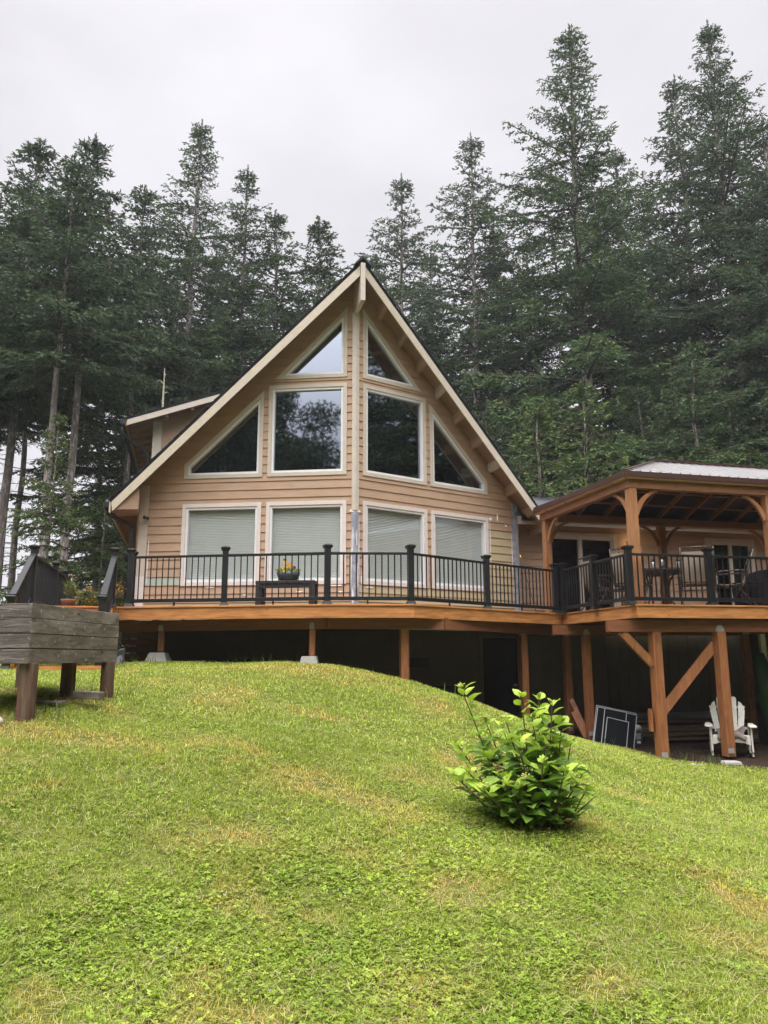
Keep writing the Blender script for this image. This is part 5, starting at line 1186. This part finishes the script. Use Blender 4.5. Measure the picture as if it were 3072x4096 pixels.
def tree(pi, x, y, top, label, group=None, rot=None, wid=1.0, name='conifer_tree', zb=None):
    zb = (g(x, y) if y < 25 else 0.0)-.1 if zb is None else zb; s = (top-zb)/PROTO[pi][3]; rot = rnd.uniform(0, 6.28) if rot is None else rot
    o = thing(name, label, 'tree', (x, y, zb), rot, group); o.scale = (s*wid, s*wid, s)
    for nm, me in zip(('trunk', 'limbs', 'crown'), PROTO[pi][:3]):
        c = bpy.data.objects.new(nm, me); COL.objects.link(c); c.parent = o
    return o
TREES = [
 (2, -14.28, 24.0, 16.69, 'conifer cut off by the left edge of the photo', {}),
 (0, -13.42, 26.0, 19.9, 'bushy pointed conifer, leftmost full tree top', {}),
 (2, -10.04, 22.0, 15.95, 'slender conifer between the two leftmost pointed tops', {}),
 (2, -10.11, 24.0, 18.28, 'conifer with broad tapering top and pale lichened trunk, left of the dormer', {}),
 (2, -10.84, 31.0, 20.94, 'lower conifer top in the gap left of the tallest left tree', {}),
 (3, -9.22, 34.0, 26.75, 'tallest conifer on the left half, pointed top well above the dormer', {}),
 (5, -7.15, 36.0, 25.66, 'slim conifer just right of the tallest left tree', {}),
 (1, -5.52, 37.0, 23.32, 'thin topped conifer above the left roof slope', {}),
 (2, -3.42, 36.0, 22.58, 'isolated small pointed conifer left of the roof peak', {}),
 (5, 0.9, 38.0, 26.48, 'round shouldered conifer just right of the roof peak', {}),
 (5, 4.52, 36.0, 27.47, 'conifer with narrow spire between the roof peak and the big right tree', {}),
 (3, 9.31, 33.0, 31.34, 'very tall broad fir, left of the two giants on the right', {}),
 (4, 15.95, 32.0, 30.52, 'very tall fir with tiered branches near the right edge', {}),
 (5, 15.58, 35.0, 30.1, 'thin spired conifer close against the left side of the rightmost giant', {}),
 (5, 15.71, 28.0, 22.25, 'conifer at the right edge of the photo', {}),
 (4, 12.72, 37.0, 27.29, 'conifer filling the gap between the two giant firs', {}),
 (7, 6.33, 24.0, 8.91, 'short bright tipped young fir right of the main roof', {}),
 (7, 4.86, 22.0, 7.51, 'small yellow green fir beside the short bright tipped one', {}),
 (6, 11.0, 26.0, 11.41, 'bright tipped middle sized fir above the metal pergola roof', {}),
 (7, -8.39, 19.0, 6.27, 'young bright green fir sprouting low by the pale trunks on the left', {'wid': 0.62}),
 (7, -9.26, 25.0, 5.32, 'dark bushy understory conifer at the foot of the wood', {'group': 'understory conifers'}),
 (2, -15.33, 29.0, 18.32, 'dark conifer standing between the taller trees behind the house', {'group': 'conifers between the tall ones'}),
 (2, -15.15, 31.0, 18.44, 'dark conifer standing between the taller trees behind the house', {'group': 'conifers between the tall ones'}),
 (2, -14.74, 27.0, 15.28, 'dark conifer standing between the taller trees behind the house', {'group': 'conifers between the tall ones'}),
 (6, -10.99, 31.0, 9.61, 'dark bushy understory conifer at the foot of the wood', {'group': 'understory conifers'}),
 (6, -11.1, 36.0, 14.29, 'dark bushy understory conifer at the foot of the wood', {'group': 'understory conifers'}),
 (5, -12.08, 42.0, 21.33, 'grey green conifer deep in the wood behind the house', {'group': 'conifers deep in the wood'}),
 (1, -9.69, 42.0, 23.72, 'grey green conifer deep in the wood behind the house', {'group': 'conifers deep in the wood'}),
 (1, -5.68, 46.0, 23.34, 'grey green conifer deep in the wood behind the house', {'group': 'conifers deep in the wood'}),
 (5, -2.23, 50.0, 24.65, 'grey green conifer deep in the wood behind the house', {'group': 'conifers deep in the wood'}),
 (2, -0.36, 42.0, 23.69, 'grey green conifer deep in the wood behind the house', {'group': 'conifers deep in the wood'}),
 (5, 3.13, 46.0, 26.6, 'grey green conifer deep in the wood behind the house', {'group': 'conifers deep in the wood'}),
 (1, 6.41, 38.0, 23.07, 'grey green conifer deep in the wood behind the house', {'group': 'conifers deep in the wood'}),
 (5, 8.87, 44.0, 26.06, 'grey green conifer deep in the wood behind the house', {'group': 'conifers deep in the wood'}),
 (6, 4.42, 30.0, 10.24, 'dark bushy understory conifer at the foot of the wood', {'group': 'understory conifers'}),
 (6, 4.8, 27.0, 7.96, 'dark bushy understory conifer at the foot of the wood', {'group': 'understory conifers'}),
 (6, 7.22, 32.0, 11.99, 'dark bushy understory conifer at the foot of the wood', {'group': 'understory conifers'}),
 (5, 11.74, 38.0, 23.05, 'grey green conifer deep in the wood behind the house', {'group': 'conifers deep in the wood'}),
 (6, 10.45, 29.0, 10.85, 'dark bushy understory conifer at the foot of the wood', {'group': 'understory conifers'}),
 (6, 10.5, 27.0, 8.84, 'dark bushy understory conifer at the foot of the wood', {'group': 'understory conifers'}),
 (6, 12.8, 27.0, 9.55, 'dark bushy understory conifer at the foot of the wood', {'group': 'understory conifers'}),
 (6, 14.77, 28.0, 10.65, 'dark bushy understory conifer at the foot of the wood', {'group': 'understory conifers'}),
 (5, 16.24, 42.0, 27.95, 'grey green conifer deep in the wood behind the house', {'group': 'conifers deep in the wood'}),
 (5, 21.23, 40.0, 24.82, 'grey green conifer deep in the wood behind the house', {'group': 'conifers deep in the wood'}),
 (2, -18.72, 30.0, 21.43, 'dark conifer standing between the taller trees behind the house', {'group': 'conifers between the tall ones'}),
 (0, -14.19, 38.0, 21.48, 'grey green conifer deep in the wood behind the house', {'group': 'conifers deep in the wood'}),
 (7, 7.43, 24.0, 6.6, 'dark bushy understory conifer at the foot of the wood', {'group': 'understory conifers'}),
 (7, 10.74, 25.0, 7.03, 'dark bushy understory conifer at the foot of the wood', {'group': 'understory conifers'}),
 (7, 12.46, 25.0, 6.86, 'dark bushy understory conifer at the foot of the wood', {'group': 'understory conifers'}),
 (6, 4.12, 34.0, 10.48, 'dark bushy understory conifer at the foot of the wood', {'group': 'understory conifers'}),
 (6, 2.66, 40.0, 18.58, 'grey green conifer deep in the wood behind the house', {'group': 'conifers deep in the wood'}),
 (7, 3.78, 24.0, 6.14, 'dark bushy understory conifer at the foot of the wood', {'group': 'understory conifers'}),
 (4, 19.62, 30.0, 26.69, 'dark conifer standing between the taller trees behind the house', {'group': 'conifers between the tall ones'}),
 (2, -19.34, 36.0, 20.89, 'dark conifer standing between the taller trees behind the house', {'group': 'conifers between the tall ones'}),
 (6, -13, -18, 15, 'conifer across the clearing, added out of view for window reflections and to block low sky light', {'group': 'conifers reflected in the windows', 'zb': -1.8}),  # out-of-view conifers, added to block low sky light as well as for reflections
 (5, 1, -20, 24, 'conifer across the clearing, added out of view for window reflections and to block low sky light', {'group': 'conifers reflected in the windows', 'zb': -1.8}),
 (4, 8, -16, 26, 'conifer across the clearing, added out of view for window reflections and to block low sky light', {'group': 'conifers reflected in the windows', 'zb': -1.8}),
 (6, 13, -9, 22, 'conifer across the clearing, added out of view for window reflections and to block low sky light', {'group': 'conifers reflected in the windows', 'zb': -1.8}),
 (5, -24, -12, 22, 'conifer across the clearing, added out of view for window reflections and to block low sky light', {'group': 'conifers reflected in the windows', 'zb': -1.8}),
 (4, 16, -20, 28, 'conifer across the clearing, added out of view for window reflections and to block low sky light', {'group': 'conifers reflected in the windows', 'zb': -1.8}),
 (5, 19, 11, 19, 'conifer across the clearing, added out of view for window reflections and to block low sky light', {'group': 'conifers reflected in the windows', 'zb': -1.8}),
 (6, 15.5, 7.5, 16, 'conifer across the clearing, added out of view for window reflections and to block low sky light', {'group': 'conifers reflected in the windows', 'zb': -1.8}),
 (5, 22, 6, 24, 'conifer across the clearing, added out of view for window reflections and to block low sky light', {'group': 'conifers reflected in the windows', 'zb': -1.8}),
 (6, 17.5, 13.5, 18, 'conifer across the clearing, added out of view for window reflections and to block low sky light', {'group': 'conifers reflected in the windows', 'zb': -1.8}),
 (4, 25, 12, 26, 'conifer across the clearing, added out of view for window reflections and to block low sky light', {'group': 'conifers reflected in the windows', 'zb': -1.8}),
 (6, 17, 1, 20, 'conifer across the clearing, added out of view for window reflections and to block low sky light', {'group': 'conifers reflected in the windows', 'zb': -1.8}),
 (5, 20, -5, 25, 'conifer across the clearing, added out of view for window reflections and to block low sky light', {'group': 'conifers reflected in the windows', 'zb': -1.8}),
 (6, -4, -20, 16, 'conifer across the clearing, added out of view for window reflections and to block low sky light', {'group': 'conifers reflected in the windows', 'zb': -1.8}),
 (6, -22, 2, 20, 'conifer across the clearing, added out of view for window reflections and to block low sky light', {'group': 'conifers reflected in the windows', 'zb': -1.8}),
 (5, -26, 9, 24, 'conifer across the clearing, added out of view for window reflections and to block low sky light', {'group': 'conifers reflected in the windows', 'zb': -1.8}),
 (6, -19, 12, 17, 'conifer across the clearing, added out of view for window reflections and to block low sky light', {'group': 'conifers reflected in the windows', 'zb': -1.8}),
 (5, 20, 15.5, 21, 'conifer across the clearing, added out of view for window reflections and to block low sky light', {'group': 'conifers reflected in the windows', 'zb': -1.8}),
 (4, 22, 9.5, 24, 'conifer across the clearing, added out of view for window reflections and to block low sky light', {'group': 'conifers reflected in the windows', 'zb': -1.8}),
 (6, -18, -2, 16, 'conifer across the clearing, added out of view for window reflections and to block low sky light', {'group': 'conifers reflected in the windows', 'zb': -1.8}),
 (3, -28, -3, 26, 'conifer across the clearing, added out of view for window reflections and to block low sky light', {'group': 'conifers reflected in the windows', 'zb': -1.8}),
 (4, 3, -28, 28, 'conifer across the clearing, added out of view for window reflections and to block low sky light', {'group': 'conifers reflected in the windows', 'zb': -1.8}),
 (3, 12, -14, 24, 'conifer across the clearing, added out of view for window reflections and to block low sky light', {'group': 'conifers reflected in the windows', 'zb': -1.8}),
 (3, 24, 0, 26, 'conifer across the clearing, added out of view for window reflections and to block low sky light', {'group': 'conifers reflected in the windows', 'zb': -1.8}),
 (5, -8, -24, 18, 'conifer across the clearing, added out of view for window reflections and to block low sky light', {'group': 'conifers reflected in the windows', 'zb': -1.8}),
 (4, 5, -13, 22, 'conifer across the clearing, added out of view for window reflections and to block low sky light', {'group': 'conifers reflected in the windows', 'zb': -1.8})]
for t in TREES: tree(*t[:5], **(t[5] if len(t) > 5 else {}))
# dead snag
o = thing('dead_tree', 'thin dead bare tree trunk rising behind the dormer', 'tree', (-6.9, 22.5, 0)); mb = MB()
mb.tube([(-6.9, 22.5, 0), (-6.9, 22.5, 4), (-6.85, 22.5, 7), (-6.85, 22.5, 8.9)], [.08, .06, .045, .015], 8)
for k in range(16):
    z = 3+k*.36; a = k*2.3; l = .5-.02*k; mb.tube([(-6.87, 22.5, z), (-6.87+l*math.cos(a)*.6, 22.5+l*math.sin(a)*.6, z+.12), (-6.87+l*math.cos(a), 22.5+l*math.sin(a), z+.1)], [.014, .01, .004], 4)
mb.build('trunk', mat('bleached_bark', (.40, .38, .27), .9, .3, 12), o)
# shrubs beyond the left railing
for k, (x, y, rd, h, c, lb) in enumerate([(-8.3, 21.5, .9, 1.9, (.085, .11, .03), 'green shrub with yellow flowers between the stair railings'), (-10.6, 18.0, 1.2, 1.7, (.07, .085, .025), 'olive green shrub at the left edge behind the stair railing'),
        (-12.2, 20.5, 1.3, 2.2, (.06, .085, .022), 'yellow flecked shrub beneath the leftmost trunks'), (-7.2, 22.5, .9, 1.3, (.075, .095, .03), 'low green shrub in front of the cedar, left of the house corner')]):
    o = shrub('yellow_broom_shrub' if k in (0, 2) else 'green_shrub', lb, 'shrub', (x, y, .05), rd, h, 5200, c, 40+k, (.05, .12), .3, stems=26)
    if k in (0, 2):
        rq = np.random.RandomState(50+k); n = 420; cl = rq.normal(0, 1, (7, 3))*np.array([rd*.35, .3, h*.12])+np.array([x, y-.4, h*.93]); ii = rq.randint(0, 7, n)
        ce = cl[ii]+rq.normal(0, 1, (n, 3))*np.array([.13, .1, .15]); leaves_obj('yellow_flowers', ce, unit(rq.normal(0, 1, (n, 3))), np.full(n, .07), np.full(n, .055), np.tile(np.array([[.72, .42, .01]]), (n, 1)), .2, 60+k, o, (x, y, .05))
# ================================================================ air
hb = MB(); hb.box(-60, 60, -40, 70, -3.5, 45, F=W); hm = bpy.data.materials.new('haze_air'); hm.use_nodes = True; nt = hm.node_tree; nt.nodes.clear()
ho_ = nt.nodes.new('ShaderNodeOutputMaterial'); vp = nt.nodes.new('ShaderNodeVolumePrincipled'); vp.inputs['Color'].default_value = (.93, .95, 1, 1); vp.inputs['Density'].default_value = .0007; vp.inputs['Anisotropy'].default_value = .2  # thin haze volume added to imitate the lens veil over the trees
nt.links.new(vp.outputs[0], ho_.inputs['Volume']); hz_o = hb.build('haze', hm); hz_o['kind'] = 'stuff'; hz_o['label'] = 'thin pale haze in the air, added to imitate lens veil over the far trees'; hz_o['category'] = 'haze'
# ================================================================ lawn
def lawn(seed, ylo, yhi, nblade, nclover, lw, hgt):
    r = np.random.RandomState(seed); V, F_, T = [], [], []
    def pts(n):
        y = np.sqrt(r.uniform(ylo**2, yhi**2, n)); hw = y*.53+2.2; x = r.uniform(-1, 1, n)*hw; e = lawn_edge(x)+r.normal(0, .12, n); k = (y < e); return x[k], y[k]
    x, y = pts(nblade); n = len(x); z = gh_fast(x, y); c = patch_col(x, y, r, False)
    keep = r.uniform(0, 1, n) > bare(x, y)*.75; x, y, z, c = x[keep], y[keep], z[keep], c[keep]; n = len(x)
    a = r.uniform(0, 2*PI, n); lean = r.uniform(.2, 1.9, n); h = hgt*r.uniform(.3, 1.2, n)*(1+.35*vn(x, y, 5., 3)); w_ = lw*r.uniform(.7, 1.3, n)
    dx, dy = np.cos(a), np.sin(a); b = np.stack([x, y, z-.004], 1); s = np.stack([-dy, dx, 0*dx], 1)*w_[:, None]*.5
    tip = b+np.stack([dx*lean*h, dy*lean*h, h*(1-.25*lean)], 1); mid = b+np.stack([dx*lean*h*.4, dy*lean*h*.4, h*.62], 1)
    V.append(np.stack([b-s, b+s, mid+s*.8, tip, mid-s*.8], 1).reshape(-1, 3)); i = np.arange(n)[:, None]*5
    F_.append(np.concatenate([i+np.array([[0, 1, 2]]), i+np.array([[0, 2, 4]]), i+np.array([[4, 2, 3]])])); T.append(np.repeat(c, 5, 0)); off = n*5
    x, y = pts(nclover); cl = clover(x, y); k = r.uniform(0, 1, len(x)) < cl; x, y = x[k], y[k]; n = len(x)
    if n:
        z = gh_fast(x, y)+r.uniform(.002, .034, n)+.008*vn(x, y, 8., 0); c = patch_col(x, y, r, True); sz = r.uniform(.0042, .0108, n)*(1+.25*(ylo > 6)); a0 = r.uniform(0, 2*PI, n); tx, ty = r.normal(0, .3, n), r.normal(0, .3, n)
        for q in range(3):
            a = a0+q*2*PI/3; d = np.stack([np.cos(a), np.sin(a), np.cos(a)*tx+np.sin(a)*ty+.12], 1); p = np.stack([-np.sin(a), np.cos(a), -np.sin(a)*tx+np.cos(a)*ty], 1); o_ = np.stack([x, y, z], 1); S = sz[:, None]
            V.append(np.stack([o_, o_+d*S*.7+p*S*.62, o_+d*S*1.35+p*S*.3, o_+d*S*1.35-p*S*.3, o_+d*S*.7-p*S*.62], 1).reshape(-1, 3)); i = np.arange(n)[:, None]*5+off; off += n*5
            F_.append(np.concatenate([i+np.array([[0, 1, 2]]), i+np.array([[0, 2, 3]]), i+np.array([[0, 3, 4]])])); T.append(np.repeat(c*r.uniform(.9, 1.1, (n, 1)), 5, 0))
    # straw clippings lying flat, and a few white clover heads
    x, y = pts(nblade//18); n = len(x); z = gh_fast(x, y)+r.uniform(.012, .04, n); a = r.uniform(0, PI, n); l = r.uniform(.02, .06, n); d = np.stack([np.cos(a)*l, np.sin(a)*l, r.normal(0, .008, n)], 1); s = np.stack([-np.sin(a), np.cos(a), 0*a], 1)*lw*.45; o_ = np.stack([x, y, z], 1)
    V.append(np.stack([o_-d-s, o_-d+s, o_+s, o_+d, o_-s], 1).reshape(-1, 3)); i = np.arange(n)[:, None]*5+off; off += n*5
    F_.append(np.concatenate([i+np.array([[0, 1, 2]]), i+np.array([[0, 2, 4]]), i+np.array([[4, 2, 3]])])); T.append(np.repeat(np.array([[.50, .44, .20]])*r.uniform(.6, 1.2, (n, 1)), 5, 0))
    if ylo < 8:
        x, y = pts(260); n = len(x); z = gh_fast(x, y)+.04; a = r.uniform(0, PI, n)
        for q in range(2):
            u = np.stack([np.cos(a+q*PI/2), np.sin(a+q*PI/2), 0*a], 1)*.006; o_ = np.stack([x, y, z], 1); h_ = np.array([[0, 0, .010]])
            V.append(np.stack([o_-u*.6, o_+u*.6, o_+u+h_*.6, o_+h_, o_-u+h_*.6], 1).reshape(-1, 3)); i = np.arange(n)[:, None]*5+off; off += n*5
            F_.append(np.concatenate([i+np.array([[0, 1, 2]]), i+np.array([[0, 2, 4]]), i+np.array([[4, 2, 3]])])); T.append(np.tile(np.array([[.70, .68, .58]]), (n*5, 1)))
    return np.concatenate(V), np.concatenate(F_), np.concatenate(T)
def gh_fast(x, y):
    fx = (np.searchsorted(gx_, x)-1).clip(0, nx-2); fy = (np.searchsorted(gy_, y)-1).clip(0, ny-2); tx = (x-gx_[fx])/(gx_[fx+1]-gx_[fx]); ty = (y-gy_[fy])/(gy_[fy+1]-gy_[fy])
    return Z[fy, fx]*(1-tx)*(1-ty)+Z[fy, fx+1]*tx*(1-ty)+Z[fy+1, fx]*(1-tx)*ty+Z[fy+1, fx+1]*tx*ty
_rs = np.random.RandomState(77); _G = _rs.uniform(-1, 1, (4, 64, 64))
def vn(x, y, s, k):     # smooth value noise
    X_, Y_ = x*s+31.7, y*s+17.3; xi, yi = np.floor(X_).astype(int), np.floor(Y_).astype(int); fx, fy = X_-xi, Y_-yi; fx = fx*fx*(3-2*fx); fy = fy*fy*(3-2*fy); G_ = _G[k]
    q = lambda a, b: G_[b % 64, a % 64]; return (q(xi, yi)*(1-fx)+q(xi+1, yi)*fx)*(1-fy)+(q(xi, yi+1)*(1-fx)+q(xi+1, yi+1)*fx)*fy
DRY = [(-.62, 6.4, .42, .34, 1.0), (-.2, 6.2, .45, .22, 1.0), (.1, 6.0, .35, .2, .7), (-1.87, 9.0, .4, .7, .8), (-2.4, 6.75, .5, .25, .9), (-3.25, 6.85, .6, .3, 1.0), (.65, 10.2, .28, .7, 1.0), (.42, 4.8, .22, .22, .8), (-1.05, 5.2, .4, .28, .75), (.15, 3.8, .28, .2, 1.0), (1.0, 3.9, .22, .16, .8),
       (-.55, 3.5, .2, .12, .5), (1.6, 5.6, .3, .3, .5), (-2.5, 9.7, .7, .5, .5), (-.76, 11.4, 1.0, .8, .75), (.7, 7.8, .25, .5, .6), (-1.9, 11.3, .9, .5, .6), (-.2, 5.2, .25, .15, .6), (1.3, 6.3, .5, .25, .6), (1.9, 4.5, .3, .2, .5)]
def bare(x, y):
    b = np.zeros(len(x))
    for cx_, cy_, a, b_, s in DRY: b = np.maximum(b, s*np.exp(-(((x-cx_)/a)**2+((y-cy_)/b_)**2)*1.2)*(1+.6*vn(x, y, 3.1, 2)))
    b = np.maximum(b, np.clip(vn(x, y, 1.1, 0)*.8+vn(x, y, 3.3, 1)*.6+vn(x, y, 9., 2)*.3-.42, 0, .7)); return np.clip(b, 0, 1)
def clover(x, y): return np.clip(.46-.03*(y-4)+.5*vn(x, y, .8, 3)+.55*vn(x, y, 2.6, 2)+.5*vn(x, y, 7., 1)-bare(x, y)*1.0, 0.03, 1)
def patch_col(x, y, r, cl):
    n = len(x); b = bare(x, y)[:, None]; v = (vn(x, y, .8, 1)*.45+vn(x, y, 2.4, 3)*.35+vn(x, y, 8., 0)*.3)[:, None]
    g1 = np.array([[.27, .335, .045]]) if not cl else np.array([[.25, .335, .055]]); g2 = np.array([[.41, .45, .095]]) if not cl else np.array([[.40, .45, .085]])
    f = np.clip(.45+v*.8+r.normal(0, .22, (n, 1)), 0, 1); c = g1*(1-f)+g2*f; dry = np.array([[.74, .44, .18]])
    k = np.clip(b*1.15+r.normal(0, .13, (n, 1)), 0, 1) if not cl else b*.25; c = c*(1-k)+dry*k
    st = r.uniform(0, 1, (n, 1)) < (.10 if not cl else .0); c = np.where(st, np.array([[.60, .54, .26]])*r.uniform(.7, 1.1, (n, 1)), c)
    return c*r.uniform(.62, 1.35, (n, 1))*np.array([[.90, 1.02, .70]])
VV, FF, TT, off = [], [], [], 0
LAWN_ZONES = [(1, 2.2, 5.2, 330000, 190000, .0032, .038), (2, 5.2, 8.0, 260000, 125000, .005, .042), (3, 8.0, 14.6, 270000, 62000, .0085, .048)]

for a in LAWN_ZONES:
    v, f, t = lawn(*a); VV.append(v); FF.append(f+off); TT.append(t); off += len(v)
lo_ = np_mesh('grass', np.concatenate(VV), np.concatenate(FF), bladem, np.concatenate(TT)); lo_['kind'] = 'stuff'; lo_['label'] = 'mown lawn grass mixed with clover and dry tan patches'; lo_['category'] = 'grass'
print('grass faces', sum(len(f) for f in FF))
# long weeds along the shaded edge
r = np.random.RandomState(90); VV, FF, TT, off = [], [], [], 0
spots = [(-4.2, 12.9, 14), (-4.0, 12.6, 10), (-2.6, 13.1, 10), (-2.0, 13.0, 16), (-1.7, 13.0, 14), (-.7, 12.9, 8), (-.2, 12.8, 8), (1.0, 12.2, 5), (3.9, 13.9, 6), (-2.2, 13.05, 16), (4.9, 12.6, 14), (5.2, 12.4, 16), (6.2, 12.3, 16), (-3.2, 7.3, 14), (-3.0, 8.6, 12), (-1.0, 13.0, 10), (2.0, 5.2, 0), (4.7, 13.1, 14)]
for x, y, n in spots:
    for k in range(n):
        a = r.uniform(0, 2*PI); h = r.uniform(.08, .24); bx, by = x+r.normal(0, .16), y+r.normal(0, .08); bz = g(bx, by)-.01; w_ = .004; dx, dy = math.cos(a), math.sin(a); q = r.uniform(.2, .8)
        VV.append([(bx-dy*w_, by+dx*w_, bz), (bx+dy*w_, by-dx*w_, bz), (bx+dx*h*q*.4+dy*w_, by+dy*h*q*.4-dx*w_, bz+h*.6), (bx+dx*h*q, by+dy*h*q, bz+h*.95), (bx+dx*h*q*.4-dy*w_, by+dy*h*q*.4+dx*w_, bz+h*.6)])
        FF += [(off, off+1, off+2), (off, off+2, off+4), (off+4, off+2, off+3)]; off += 5; TT += [np.array([.10, .15, .04])*r.uniform(.6, 1.6)]*5
wo = np_mesh('tall_grass', np.array(VV).reshape(-1, 3), np.array(FF), bladem, np.array(TT)); wo['kind'] = 'stuff'; wo['label'] = 'taller loose grass blades along the deck edge and posts'; wo['category'] = 'grass'
